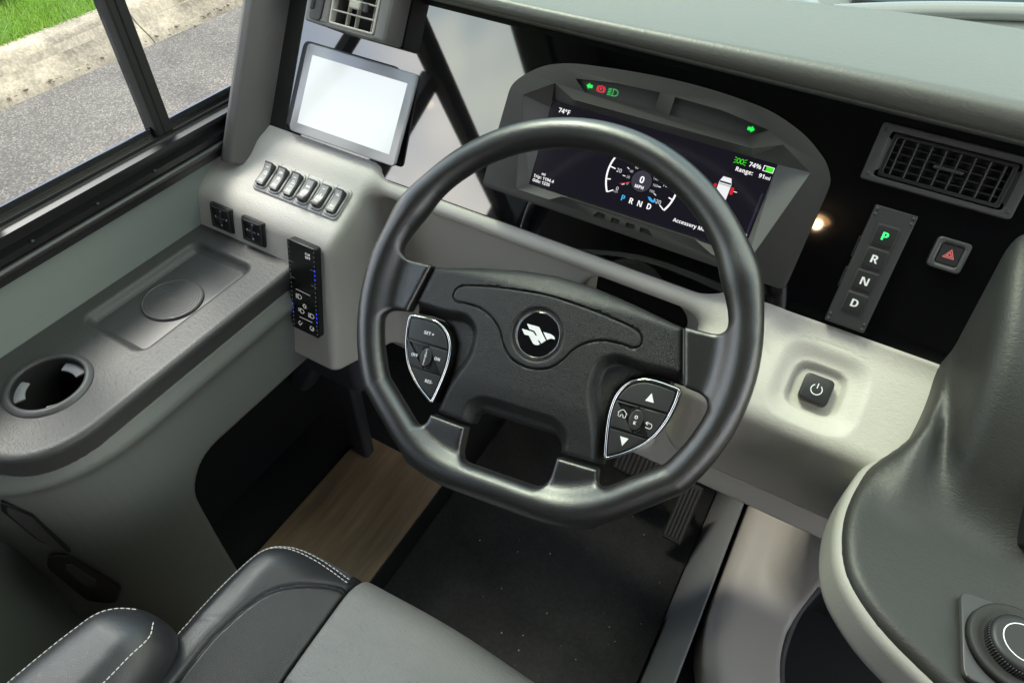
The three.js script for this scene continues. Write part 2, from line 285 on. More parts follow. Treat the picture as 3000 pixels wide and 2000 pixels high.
// ---------------------------------------------------------------- cab shell
const XW = -0.67;
{
  struct('floor', merge([box(-0.74, 1.9, -0.09, -0.006, -0.95, 2.3)]), M.carpet);
  struct('side_wall', box(-0.78, XW, -0.5, 0.724, -0.5, 2.3), M.wall);
  struct('wall_rear_part', box(-0.80, XW + 0.005, 0.724, 1.86, 0.98, 2.3), M.cabin);
  struct('wall_upper_part', box(-0.80, XW + 0.003, 1.62, 1.86, -0.36, 0.98), M.cabin);
  struct('rear_wall', merge([box(-0.8, 0.72, -0.09, 1.86, 2.3, 2.36), box(0.72, 1.3, -0.09, 1.45, 2.3, 2.36), box(0.72, 1.3, 1.80, 1.86, 2.3, 2.36), box(1.3, 1.95, -0.09, 1.86, 2.3, 2.36)]), M.cabin);
  struct('ceiling', box(-0.82, 1.95, 1.86, 1.92, 0.02, 2.4), M.cabin);
  { const b = (x) => -0.62 + 0.16 * (x - 0.5) ** 2, pos = [], idx = []; for (let i = 0; i <= 24; i++) { const x = -0.76 + i / 24 * 2.68; pos.push(x, 0.945, b(x), x, -0.4, b(x)); if (i < 24) idx.push(2 * i, 2 * i + 1, 2 * i + 2, 2 * i + 1, 2 * i + 3, 2 * i + 2); } const g = new THREE.BufferGeometry(); g.setAttribute('position', new THREE.Float32BufferAttribute(pos, 3)); g.setIndex(idx); g.computeVertexNormals(); const q = M.carpet.clone(); q.side = THREE.DoubleSide; q.bumpMap = null; struct('cowl', g, q); }
  struct('firewall', box(-0.74, 1.9, -0.3, 0.62, -0.95, -0.9), M.carpet);
  // right side: low wall, open door way behind, pillar
  struct('wall_right', merge([box(1.85, 1.92, -0.5, 0.72, -0.9, 0.55), box(1.85, 1.92, 1.72, 1.86, -0.4, 2.3), box(1.85, 1.92, 0.72, 1.72, 0.5, 0.6), box(1.85, 1.92, -0.5, 0.72, 0.6, 2.3), box(1.85, 1.92, 0.72, 1.72, 2.1, 2.3)]), M.cabin);
}
const winGlass = new THREE.MeshPhysicalMaterial({ color: col(0.97, 0.985, 0.975), roughness: 0, transmission: 1, thickness: 0, ior: 1.45 });
const tintGlass = new THREE.MeshPhysicalMaterial({ color: col(0.82, 0.9, 0.84), roughness: 0, transmission: 1, thickness: 0, ior: 1.45 });
const shieldGlass = new THREE.MeshPhysicalMaterial({ color: col(0.69, 0.78, 0.65), roughness: 0, transmission: 1, thickness: 0, ior: 1.45 });
{ // driver's side window
  const w = thing('side_window', 'black framed sliding side window above the grey wall left of the driver', 'window', [0, 0, 0]);
  const prof = [[-0.652, 0.725], [-0.652, 0.738], [-0.662, 0.742], [-0.655, 0.748], [-0.655, 0.757], [-0.668, 0.76], [-0.668, 0.770], [-0.660, 0.773], [-0.660, 0.779], [-0.674, 0.781], [-0.674, 0.787], [-0.682, 0.784], [-0.700, 0.784], [-0.702, 0.725]];
  const g = new THREE.ExtrudeGeometry(toShape(prof.slice().reverse()), { depth: 1.38, bevelEnabled: false }); g.translate(0, 0, -0.40); mesh('sill_track', metricUV(g), M.anod, w);
  mesh('weather_strip', merge([box(-0.676, -0.6725, 0.7805, 0.7825, -0.28, 0.98), box(-0.6705, -0.6665, 0.7705, 0.7735, -0.28, 0.98)]), M.steel, w);
  mesh('sill_bead', rbox(0.014, 0.012, 1.26, 0.0055, -0.6565, 0.7395, 0.35), mat([0.06, 0.06, 0.062], 0.32, { metalness: 0.6 }), w);
  mesh('upper_rail', merge([box(-0.72, -0.68, 1.185, 1.225, -0.28, 0.98)]), M.black, w);
  mesh('mullion', merge([rbox(0.022, 0.40, 0.016, 0.003, -0.690, 0.98, -0.0895), rbox(0.03, 0.4, 0.012, 0.003, -0.695, 0.98, -0.0765)]), M.blackMatte, w);
  mesh('mullion', rbox(0.03, 0.39, 0.05, 0.004, -0.70, 0.98, 0.2), M.black, w);
  mesh('glass_edge', box(-0.693, -0.6895, 0.779, 0.797, -0.37, 0.92), M.gloss, w);
  mesh('front_jamb', box(-0.74, -0.66, 0.797, 1.62, -0.45, -0.37), M.black, w);
  mesh('rear_jamb', box(-0.74, -0.66, 0.797, 1.62, 0.92, 0.98), M.black, w);
  for (const [z0, z1] of [[-0.37, -0.098], [-0.07, 0.92]]) { const p = new THREE.PlaneGeometry(z1 - z0, 0.345); p.rotateY(Math.PI / 2); p.translate(z0 < -0.2 ? -0.70 : -0.691, 0.985, (z0 + z1) / 2); mesh('pane', p, winGlass, w); }
  { const p = new THREE.PlaneGeometry(1.17, 0.345); p.rotateY(Math.PI / 2); p.translate(-0.70, 1.4175, 0.335); const q = mesh('pane', p, tintGlass, w); q.userData.label = 'green tinted upper pane'; }
  mesh('top_rail', box(-0.74, -0.66, 1.59, 1.62, -0.25, 0.92), M.black, w);
  for (const z of [0.1645, 0.0674, -0.0295]) { const s = new THREE.SphereGeometry(0.0042, 14, 8); s.scale(1, 0.7, 1); s.translate(-0.6565, 0.757, z); mesh('screw', s, M.anod, w); }
  tag(w, 'black framed sliding side window above the grey wall left of the driver', 'window');
}
{ // windshield
  const base = (x) => -0.57 + 0.19 * (x - 0.5) ** 2, g = new THREE.BufferGeometry(), pos = [], idx = [], n = 24;
  for (let i = 0; i <= n; i++) { const x = -0.66 + i / n * 2.5; pos.push(x, 0.93, base(x), x, 1.86, base(x) + 0.42); if (i < n) idx.push(2 * i, 2 * i + 2, 2 * i + 1, 2 * i + 1, 2 * i + 2, 2 * i + 3); }
  g.setAttribute('position', new THREE.Float32BufferAttribute(pos, 3)); g.setIndex(idx); g.computeVertexNormals(); g.setAttribute('uv', new THREE.Float32BufferAttribute(new Array(pos.length / 3 * 2).fill(0), 2));
  const w = thing('windshield', 'green tinted windshield rising from the far edge of the dashboard', 'windshield'); mesh('glass', g, shieldGlass, w);
}
for (const [x, z] of [[0.2, 1.47]]) {
  const lamp = thing('ceiling_lamp', 'small round warm ceiling lamp mirrored in the black fascia right of the gauge cluster', 'lamp', [x, 1.858, z]);
  const r = lathe([[0.042, 0], [0.055, 0], [0.055, -0.008], [0.042, -0.012]], 32); mesh('trim_ring', r, M.trim, lamp);
  const d = cyl(0.043, 0.043, 0.004, 28); d.translate(0, -0.006, 0); mesh('lamp_lens', d, glow(1, 0.5, 0.2, 1.15), lamp);
  const L = new THREE.PointLight(new THREE.Color(1, 0.7, 0.42), 0.012, 0, 2); L.position.set(0, -0.03, 0); L.castShadow = true; lamp.add(L);
}
// ---------------------------------------------------------------- dashboard
const T27 = 27 * R, T13 = 12.6 * R, T31 = 31 * R;
const NT = [0, Math.cos(T27), Math.sin(T27)], PT = [0, 0.743, -0.206], YF = [0, 0.6849, -0.092];
const topAt = (y, z) => (y - PT[1]) * NT[1] + (z - PT[2]) * NT[2];
const faceAt = (y, z) => (y - YF[1]) * Math.sin(T13) + (z - YF[2]) * Math.cos(T13);
const wAt = (y, z) => -(y - PT[1]) * Math.sin(T27) + (z - PT[2]) * Math.cos(T27);
const P0 = [0.0036, 0.8416, -0.2652];
const dash = thing('dashboard', 'grey moulded dashboard with glossy black panel running across behind the steering wheel', 'dashboard');
{
  const f = (x, y, z) => {
    const t = topAt(y, z);
    let A = smax(t, faceAt(y, z), 0.017);
    A = smax(A, x + 0.391, 0.016); A = Math.max(A, -0.69 - x); A = smax(A, -0.926 * (y - 0.451) + 0.378 * (z + 0.04), 0.008); A = Math.max(A, -0.29 - z);
    let B = Math.max(z + 0.222 - 0.03 * Math.max(0, 0.70 - y), t + 0.004, 0.36 - y, -0.29 - z, x - 0.5);
    const lip = Math.hypot(y - 0.7265, z + 0.2055) - 0.0125;
    B = smin(B, Math.max(lip, x - 0.2), 0.014);
    let d = smin(A, B, 0.034);
    let C = smax(t, z + 0.0965 - 0.06 * (0.68 - y), 0.014); C = smax(C, 0.568 - y, 0.01); C = smax(C, 0.132 - x, 0.05); C = Math.max(C, x - 0.44, -0.29 - z);
    d = smin(d, C, 0.03);
    const hole = boxSdf(x, y - 0.12 * Math.max(0, x - 0.06), z, 0.034, 0.53, -0.25, 0.078, 0.163, 0.26, 0.04);
    d = smax(d, -hole, 0.012);
    const w = wAt(y, z), q = Math.pow(Math.pow(Math.abs(x - 0.287), 4) + Math.pow(Math.abs(w - 0.061) * 1.02, 4), 0.25);
    if (q < 0.056 && t < 0.02) d = Math.max(d, t + 0.0095 * sstep(0.054, 0.032, q) + 0.0105 * sstep(0.0325, 0.0245, q) * (1 + 6 * (w - 0.061)));
    return d;
  };
  mesh('lower_panel', sdfMesh(f, [-0.70, 0.34, -0.30], [0.45, 0.76, -0.02], 0.0036), M.trim, dash);
}
{ // glossy black fascia, leaning back 31 degrees
  const g = new RoundedBoxGeometry(1.60, 0.276, 0.012, 2, 0.002); g.translate(-0.628 + 0.80, 0.020, -0.0085); g.rotateX(-T31); g.translate(...P0);
  mesh('gloss_fascia', g, M.gloss, dash);
}
{ // padded brow on top
  const g = new THREE.BufferGeometry(), pos = [], idx = [], uv = [], nx = 90, np = 30;
  const base = (x) => -0.548 + 0.19 * (x - 0.5) ** 2;
  for (let i = 0; i <= nx; i++) {
    const x = -0.6 + i / nx * 1.55, r = mixn(0.009, 0.019, sstep(-0.3, 0.5, x)), yl = 0.9755, zl = -0.307;
    const sag = (z) => -0.012 * sstep(-0.3, -0.6, z) + 0.006 * Math.sin(x * 5);
    for (let k = 0; k <= np; k++) {
      let y, z;
      if (k < 4) { y = yl - 0.006; z = zl - 0.05 + k / 3 * 0.045; }
      else if (k < 18) { const a = -80 * R + (k - 4) / 13 * 172 * R; y = yl + r * 0.8 + r * Math.sin(a); z = zl - r * 0.9 + r * Math.cos(a); }
      else { const q = (k - 17) / (np - 17), z0 = zl - r * 0.9; z = mixn(z0, base(x) + 0.01, q); y = yl + 1.8 * r + sag(z) - 0.006 * Math.sin(x * 5) * (1 - q); }
      pos.push(x, y, z); uv.push(x, z + y);
      if (i < nx && k < np) { const a = i * (np + 1) + k; idx.push(a, a + 1, a + np + 1, a + 1, a + np + 2, a + np + 1); }
    }
  }
  g.setAttribute('position', new THREE.Float32BufferAttribute(pos, 3)); g.setAttribute('uv', new THREE.Float32BufferAttribute(uv, 2)); g.setIndex(idx); g.computeVertexNormals();
  mesh('padded_top', g, M.pad, dash);
}
{ // pillar
  const p = thing('windshield_pillar', 'grey moulded trim of the left windshield pillar beside the tablet', 'pillar trim', [P0[0], P0[1], P0[2]], [-T31, 0, 0]);
  const pts = rpoly([[-0.70, -0.05], [-0.612, -0.05], [-0.615, -0.004], [-0.6275, 0.049], [-0.6445, 0.053], [-0.664, 0.02], [-0.70, -0.03]], [0.002, 0.002, 0.004, 0.007, 0.005, 0.01, 0.01]);
  const g = new THREE.ExtrudeGeometry(toShape(pts.map(([a, b]) => [a, -b]).reverse()), { depth: 0.6, bevelEnabled: true, bevelSize: 0.003, bevelThickness: 0.003, bevelSegments: 2 });
  g.rotateX(-Math.PI / 2); g.translate(0, -0.165, 0); mesh('cover', metricUV(toCreasedNormals(g, 0.9)), mat([0.125, 0.122, 0.116], 0.5, bump(grainTex, 0.03, 0.0003)), p);
}
{ // side ledge
  const led = thing('side_ledge', 'black moulded ledge with a tray running along the wall left of the driver', 'ledge');
  const out = rpoly([[-0.70, -0.13], [-0.462, -0.13], [-0.462, 0.382], [-0.70, 0.382]], [0, 0, 0.13, 0]), o2 = polySdf(out);
  const f = (x, y, z) => {
    let d = o2(x + 0.012 * (0.625 - y) / 0.045 * 1.3, z);
    d = smax(d, y - 0.625, 0.014); d = Math.max(d, 0.578 - y);
    const tr = boxSdf(x, y, z, -0.5815, 0.64, 0.0625, 0.062, 0.0285, 0.1055, 0.017);
    d = smax(d, -tr, 0.006);
    d = Math.max(d, 0.0475 - Math.hypot(x + 0.5735, z - 0.2675));
    return d;
  };
  mesh('top', sdfMesh(f, [-0.705, 0.57, -0.14], [-0.445, 0.635, 0.395], 0.003), M.ledge, led);
  const fl = rpoly([[-0.6415, -0.04], [-0.527, -0.04], [-0.527, 0.165], [-0.6415, 0.165]], 0.012).map(([x, z]) => [x, -z]);
  const g = extr(fl, 0.002, 0.0004); g.rotateX(-Math.PI / 2); g.translate(0, 0.6105, 0); mesh('tray_liner', g, M.ledgeSmooth, led);
  const c = thing('charging_pad', 'round black wireless charging pad set in the tray', 'charging pad', [-0.577, 0.6125, 0.067]);
  mesh('body', lathe([[0, 0], [0.0445, -0.002], [0.0445, 0.0018], [0.0435, 0.0034], [0.0415, 0.0036], [0.0405, 0.0028], [0, 0.0028]], 72), M.plain, c);
  const rings = []; for (let r = 0.008; r < 0.040; r += 0.0042) { const t = new THREE.TorusGeometry(r, 0.00042, 6, 64); t.rotateX(Math.PI / 2); t.translate(0, 0.0028, 0); rings.push(t); } mesh('ridges', merge(rings), M.plain, c);
  const ring = new THREE.TorusGeometry(0.0425, 0.0011, 8, 80); ring.rotateX(Math.PI / 2); ring.translate(0, 0.0034, 0); mesh('rim', ring, mat([0.1, 0.1, 0.1], 0.25), c);
  const k = thing('cup_holder', 'round black cup holder with three spring tabs near the end of the ledge', 'cup holder', [-0.5735, 0.625, 0.2675]);
  mesh('ring', lathe([[0.044, -0.07], [0.044, 0.0035], [0.0455, 0.0052], [0.049, 0.0052], [0.0535, 0.003], [0.0545, 0.0002], [0.0545, -0.001]], 80), M.plain, k);
  mesh('cup', lathe([[0.0, -0.075], [0.038, -0.075], [0.0438, -0.07], [0.0438, 0.002]], 60), mat([0.008, 0.008, 0.008], 0.7), k);
  for (const a of [95, 222, 338]) { const pts = []; for (let i = 0; i <= 10; i++) { const q = (a - 25 + i * 5) * R; pts.push([Math.cos(q) * 0.0438, Math.sin(q) * 0.0438]); } for (let i = 10; i >= 0; i--) { const q = (a - 25 + i * 5) * R; pts.push([Math.cos(q) * 0.0325, Math.sin(q) * 0.0300]); } const t = extr(rpoly(pts, 0.003), 0.003, 0.0008); t.rotateX(-Math.PI / 2); t.translate(0, -0.009, 0); mesh('spring_tab', t, mat([0.3, 0.3, 0.3], 0.5), k); }
}
{ // side panel below the ledge with foot well opening
  const sp = thing('ledge_support', 'grey green moulded panel below the ledge with a rounded foot well opening', 'trim panel');
  const open = polySdf(rpoly([[-0.3, -0.4], [0.218, -0.4], [0.212, 0.36], [0.175, 0.415], [-0.3, 0.405]], [0, 0, 0.06, 0.06, 0]));
  const body = polySdf(rpoly([[-0.9, -0.3], [-0.477, -0.3], [-0.477, 0.385], [-0.9, 0.47]], [0, 0, 0.16, 0]));
  const f = (x, y, z) => {
    const grow = 0.013 * Math.exp(-(((y - 0.56) / 0.017) ** 2)) - 0.014 * sstep(0.54, 0.2, y) + 0.05 * sstep(0.34, 0.0, y) * sstep(0.25, 0.45, z) * 0.3;
    const p = body(x, z) - grow; let d = Math.max(p, -(p + 0.03));
    d = Math.max(d, y - 0.582, -0.02 - y, -0.2 - z, -0.672 - x);
    return smax(d, -open(z, y), 0.012);
  };
  mesh('skin', sdfMesh(f, [-0.68, -0.03, -0.21], [-0.445, 0.6, 0.47], 0.006), M.panelGrey, sp);
  // plates let into the rounded end of the panel
  const rec = (name, label, cat, pts, r, deg, out) => {
    const t = thing(name, label, cat, [-0.605 + (0.128 + out) * Math.cos(deg * R), 0, 0.25 + (0.128 + out) * Math.sin(deg * R)], [0, (90 - deg) * R, 0]);
    const c = area(pts) < 0 ? pts.slice().reverse() : pts; mesh('frame', extr(rpoly(c, r), 0.006, 0.0012, [], -0.004), M.black, t); return [t, c];
  };
  const [v, vp] = rec('panel_vent', 'dark slanted rectangular vent in the panel below the end of the ledge', 'vent', [[-0.0802, 0.5322], [-0.0611, 0.4923], [-0.0597, 0.3811], [-0.0683, 0.3916], [-0.0812, 0.4294], [-0.0879, 0.5158]], 0.002, 40, 0.0);
  mesh('mesh_insert', extr(vp.map(([x, y]) => [-0.072 + (x + 0.072) * 0.7, 0.455 + (y - 0.455) * 0.86]), 0.001, 0, [], 0.0022), M.dim, v);
  const [w, wp] = rec('door_pocket', 'black oval recess low in the side panel beside the seat armrest', 'recess', [[-0.0890, 0.3845], [-0.0705, 0.3718], [-0.0432, 0.2397], [-0.068, 0.20], [-0.0971, 0.2329], [-0.1032, 0.3559]], 0.012, 40, -0.004);
  mesh('grip', extr(wp.map(([x, y]) => [-0.074 + (x + 0.074) * 0.35, 0.325 + (y - 0.325) * 0.45]), 0.001, 0, [], 0.0022), M.dim, w);
  mesh('inner_wall', box(-0.671, -0.664, -0.006, 0.58, -0.5, 0.4), M.carpet, sp);
}
{ // wood floor strip and bracket under the console
  const woodTex = dataTex(512, (u, v) => { const g = fbm(u * 40, v * 5, 5, 4), k = fbm(u * 6 + 2 * fbm(u * 3, v * 2, 1, 2), v * 2, 2, 4), l = 0.62 + 0.22 * (k - 0.5) + 0.2 * (g - 0.5); return [l * 1.0, l * 0.84, l * 0.66]; }, true);
  const wood = new THREE.MeshStandardMaterial({ map: rep(woodTex, 0.5, 0.9), roughness: 0.5, bumpMap: rep(woodTex, 0.5, 0.9), bumpScale: 0.0004 });
  struct('wood_floor', box(-0.533, -0.298, -0.006, 0.0, -0.195, 1.2), wood);
  const b = thing('floor_bracket', 'dark grey bracket standing on the floor below the switch console', 'bracket', [0, 0, 0]);
  const dk = mat([0.05, 0.052, 0.06], 0.5);
  mesh('duct', rbox(0.16, 0.12, 0.1, 0.02, -0.5, 0.35, -0.16), dk, b);
  mesh('post', rbox(0.042, 0.42, 0.03, 0.008, -0.50, 0.21, -0.155), dk, b);
  const h = rbox(0.05, 0.17, 0.05, 0.015); h.rotateZ(-0.5); h.translate(-0.58, 0.27, -0.14); mesh('hanger', h, dk, b);
}
{ // floor mat
  const crumbs = dataTex(1024, (u, v) => { const l = 0.16 + 0.1 * (fbm(u * 8, v * 8, 8, 4) - 0.5) + 0.06 * (fbm(u * 120, v * 120, 120, 2) - 0.5); return [l, l * 0.97, l * 0.93]; }, true);
  const mm = new THREE.MeshStandardMaterial({ map: rep(crumbs, 0.6), roughness: 0.85, bumpMap: rep(grainTex, 0.03), bumpScale: 0.0008 });
  const m = thing('floor_mat', 'black floor mat in the driver foot well, dusted with crumbs', 'floor mat');
  const g = extr(rpoly([[-0.262, -0.45], [0.236, -0.45], [0.236, 0.72], [-0.262, 0.72]], 0.02), 0.012, 0.004); g.rotateX(-Math.PI / 2); mesh('carpet', g, mm, m);
  const cg = []; for (let i = 0; i < 70; i++) { const s = 0.0006 + 0.0016 * rnd() ** 3, q = new THREE.TetrahedronGeometry(s); q.rotateY(rnd() * 6); q.translate(-0.22 + rnd() * 0.44, 0.0125, -0.42 + rnd() * 0.6); cg.push(q); }
  const c = mesh('crumbs', merge(cg), mat([0.5, 0.47, 0.42], 0.9), m); c.userData.kind = 'stuff';
}
// ---------------------------------------------------------------- things on the fascia (frame: x right, y up the fascia, z out of it)
const onPanel = (name, label, cat, u, v, n = 0, group) => thing(name, label, cat, [P0[0] + u, P0[1] + v * Math.cos(T31) + n * Math.sin(T31), P0[2] - v * Math.sin(T31) + n * Math.cos(T31)], [-T31, 0, 0], group);
{ // instrument cluster
  const c = onPanel('instrument_cluster', 'dark grey instrument cluster with a wide lit display behind the steering wheel', 'instrument cluster', 0, 0);
  const outer = rpoly([[-0.2035, -0.0755], [-0.2, 0.0585], [-0.188, 0.073], [-0.163, 0.0918], [-0.1295, 0.1025], [-0.066, 0.1096], [-0.001, 0.1138], [0.062, 0.1133], [0.1245, 0.1075], [0.1695, 0.0908], [0.1985, 0.07], [0.209, 0.0538], [0.2097, 0.0424], [0.208, -0.0755]], [0.008, 0.01, 0.012, 0.02, 0.03, 0.03, 0.03, 0.03, 0.03, 0.02, 0.012, 0.01, 0.006, 0.008]);
  const open = [[-0.1805, 0.0512], [-0.1405, 0.0758], [-0.1105, 0.0629], [0.1165, 0.0645], [0.1470, 0.0772], [0.1865, 0.0561], [0.158, -0.0648], [0.116, -0.0638], [0.091, -0.0535], [-0.0875, -0.0555], [-0.1035, -0.0648], [-0.1535, -0.0652]];
  const winL = [[-0.116, 0.0868], [-0.061, 0.0945], [-0.0058, 0.0967], [-0.0065, 0.0742], [-0.100, 0.0737]], winR = [[0.0116, 0.0962], [0.069, 0.0954], [0.1274, 0.0875], [0.1095, 0.0745], [0.0117, 0.074]];
  const btn = [[[-0.0405, -0.0663], [-0.0352, -0.0578], [-0.0239, -0.0585], [-0.0236, -0.0663]], [[-0.0163, -0.0663], [-0.0163, -0.0590], [-0.0040, -0.0590], [-0.0040, -0.0663]], [[0.004, -0.0663], [0.004, -0.059], [0.0164, -0.059], [0.0164, -0.0663]], [[0.0229, -0.0663], [0.0229, -0.059], [0.035, -0.059], [0.0424, -0.0663]]];
  const n0 = 0.027, g = new THREE.ExtrudeGeometry(toShape(outer, [open, winL, winR, ...btn]), { depth: 0.0265, bevelEnabled: true, bevelSize: 0.0007, bevelOffset: -0.0007, bevelThickness: 0.0007, bevelSegments: 2 });
  g.translate(0, 0, n0 - 0.0272); mesh('bezel', metricUV(toCreasedNormals(g, 0.5)), M.bezel, c);
  // slanted recess walls from the opening down to the screen
  const inn = [[-0.1475, 0.046], [-0.1475, 0.0555], [-0.1105, 0.0555], [0.1165, 0.0555], [0.1475, 0.0555], [0.1475, 0.046], [0.1475, -0.0555], [0.116, -0.0555], [0.091, -0.0552], [-0.0875, -0.0556], [-0.1035, -0.0556], [-0.1475, -0.0555]];
  const pos = []; open.forEach((a, i) => { const b = open[(i + 1) % 12], p = inn[i], q = inn[(i + 1) % 12]; pos.push(...a, n0 - 0.001, ...p, 0.0025, ...b, n0 - 0.001, ...b, n0 - 0.001, ...p, 0.0025, ...q, 0.0025); });
  const wg = new THREE.BufferGeometry(); wg.setAttribute('position', new THREE.Float32BufferAttribute(pos, 3)); wg.computeVertexNormals(); mesh('recess', metricUV(wg), mat([0.085, 0.085, 0.082], 0.45, bump(grainTex, 0.02, 0.00005)), c);
  // display
  const K = 5400, W = Math.round(0.296 * K), H = Math.round(0.1115 * K);
  const paint = (lit) => (x) => {
    x.fillStyle = lit ? '#17151d' : '#040406'; x.fillRect(0, 0, W, H); if (!lit) return;
    const X = (u) => (u + 0.148) * K, Y = (v) => (0.0558 - v) * K; x.lineCap = 'round';
    const t = (s, u, v, h, c = '#fff', a = 'center', wt = 'bold') => { x.fillStyle = c; x.font = `${wt} ${h * K}px sans-serif`; x.textAlign = a; x.textBaseline = 'middle'; x.fillText(s, X(u), Y(v)); };
    const ln = (p, w, c = '#fff') => { x.strokeStyle = c; x.lineWidth = w * K; x.beginPath(); p.forEach((q, i) => (i ? x.lineTo(X(q[0]), Y(q[1])) : x.moveTo(X(q[0]), Y(q[1])))); x.stroke(); };
    const arc = (cx, cy, r, a0, a1, w, c = '#fff') => { const p = []; for (let i = 0; i <= 60; i++) { const a = (a0 + (a1 - a0) * i / 60) * R; p.push([cx + r * Math.cos(a), cy + r * Math.sin(a)]); } ln(p, w, c); };
    t('74°F', -0.1275, 0.0462, 0.0082);
    t('mi', -0.131, -0.0375, 0.005); t('Trip: 1194.4', -0.1445, -0.0428, 0.0056, '#fff', 'left'); t('Odo: 1235', -0.1445, -0.0485, 0.0056, '#fff', 'left');
    const cx = -0.0003, cy = -0.0083; x.lineCap = 'butt';
    arc(cx, cy, 0.0465, 213, -33, 0.0024);
    x.lineCap = 'round';
    for (let i = 0; i <= 12; i++) { const a = (213 - 246 * i / 12) * R, r0 = i % 2 ? 0.041 : 0.0385; ln([[cx + 0.0455 * Math.cos(a), cy + 0.0455 * Math.sin(a)], [cx + r0 * Math.cos(a), cy + r0 * Math.sin(a)]], 0.0015); if (i % 2 === 0) t(String(i * 10), cx + 0.0325 * Math.cos(a), cy + 0.0325 * Math.sin(a), i === 10 || i === 12 || i < 3 ? 0.0066 : 0.006, '#eee', 'center', 'normal'); }
    t('mph', cx - 0.0285, cy - 0.0215, 0.0034, '#ccc', 'center', 'normal');
    for (let i = 0; i <= 9; i++) { const a = (205 - 230 * i / 9) * R; ln([[cx + 0.0255 * Math.cos(a), cy + 0.0255 * Math.sin(a)], [cx + 0.0225 * Math.cos(a), cy + 0.0225 * Math.sin(a)]], 0.0012, '#ddd'); t(String(i * 20), cx + 0.0183 * Math.cos(a), cy + 0.0183 * Math.sin(a), 0.0042, '#ddd', 'center', 'normal'); }
    ln([[cx - 0.012, cy - 0.0045], [cx - 0.026, cy - 0.0105]], 0.0007, '#e04030');
    x.fillStyle = '#0b0b0e'; x.beginPath(); x.arc(X(cx), Y(cy), 0.0146 * K, 0, 7); x.fill();
    x.fillStyle = '#3b3a44'; x.beginPath(); x.arc(X(cx), Y(cy), 0.0132 * K, 0, 7); x.fill();
    t('0', cx, cy + 0.002, 0.0115); t('MPH', cx - 0.0006, cy - 0.0072, 0.0056);
    t('P', -0.0165, -0.035, 0.0098, '#3fb2ee'); t('R', -0.0052, -0.0354, 0.0098); t('N', 0.0068, -0.0354, 0.0098); t('D', 0.0192, -0.0352, 0.0098);
    x.fillStyle = '#35a8e6'; for (const p of [[[0.0135, -0.0235], [0.0175, -0.0235], [0.0205, -0.026], [0.024, -0.0248], [0.0262, -0.0262], [0.0215, -0.029], [0.017, -0.0275]]]) { x.beginPath(); p.forEach((q, i) => (i ? x.lineTo(X(q[0]), Y(q[1])) : x.moveTo(X(q[0]), Y(q[1])))); x.fill(); }
    t('Accessory Mode', 0.0785, -0.0405, 0.0064);
    const G = '#38e01c'; for (const s of [-1, 1]) { x.strokeStyle = G; x.lineWidth = 0.0009 * K; x.beginPath(); x.ellipse(X(0.1060 + s * 0.0021), Y(0.0475), 0.0017 * K, 0.0027 * K, 0, 0, 7); x.stroke(); for (const dv of [-0.0022, 0, 0.0022]) ln([[0.1060 + s * 0.0046, 0.0475 + dv], [0.1060 + s * 0.0070, 0.0475 + dv * 1.5]], 0.0008, G); }
    t('74%', 0.1240, 0.0473, 0.0074); x.fillStyle = '#fff'; x.fillRect(X(0.1335), Y(0.0508), 0.0125 * K, 0.0066 * K); x.fillStyle = '#101010'; x.fillRect(X(0.1345), Y(0.0500), 0.003 * K, 0.005 * K); x.fillStyle = '#42e31f'; x.fillRect(X(0.1368), Y(0.0502), 0.0085 * K, 0.0054 * K);
    t('Range:', 0.1143, 0.0382, 0.0066); t('91', 0.1355, 0.0382, 0.0066); t('mi', 0.1424, 0.0377, 0.0052);
    const poly = (p, c) => { x.fillStyle = c; x.beginPath(); p.forEach((q, i) => (i ? x.lineTo(X(q[0]), Y(q[1])) : x.moveTo(X(q[0]), Y(q[1])))); x.fill(); };
    poly([[0.0935, 0.026], [0.1035, 0.026], [0.106, 0.0195], [0.106, -0.018], [0.091, -0.018], [0.091, 0.0195]], '#e8e8ea'); poly([[0.0918, 0.0205], [0.1052, 0.0205], [0.1056, 0.0185], [0.0914, 0.0185]], '#2a2a30'); poly([[0.0905, 0.0172], [0.1065, 0.0172], [0.1065, 0.0162], [0.0905, 0.0162]], '#999');
    poly([[0.0862, 0.0155], [0.0895, 0.0155], [0.0895, 0.0095], [0.0862, 0.0095]], '#d8202a'); poly([[0.1072, 0.0165], [0.1108, 0.0165], [0.1108, 0.008], [0.1072, 0.008]], '#d8202a'); ln([[0.1115, 0.0125], [0.115, 0.0125]], 0.0009);
    x.fillStyle = '#2c2b38'; x.fillRect(X(0.1422), Y(0.02), 0.0022 * K, 0.07 * K); x.fillStyle = '#9a9aa6'; x.fillRect(X(0.1422), Y(-0.030), 0.0022 * K, 0.012 * K);
  };
  const em = canvasTex(W, H, paint(true));
  const screen = new THREE.MeshPhysicalMaterial({ color: 0x050506, roughness: 0.12, emissive: 0xffffff, emissiveMap: em, emissiveIntensity: 0.42 });
  mesh('display_screen', planeUV(0.296, 0.1115, 0, 0, 0.0015), screen, c);
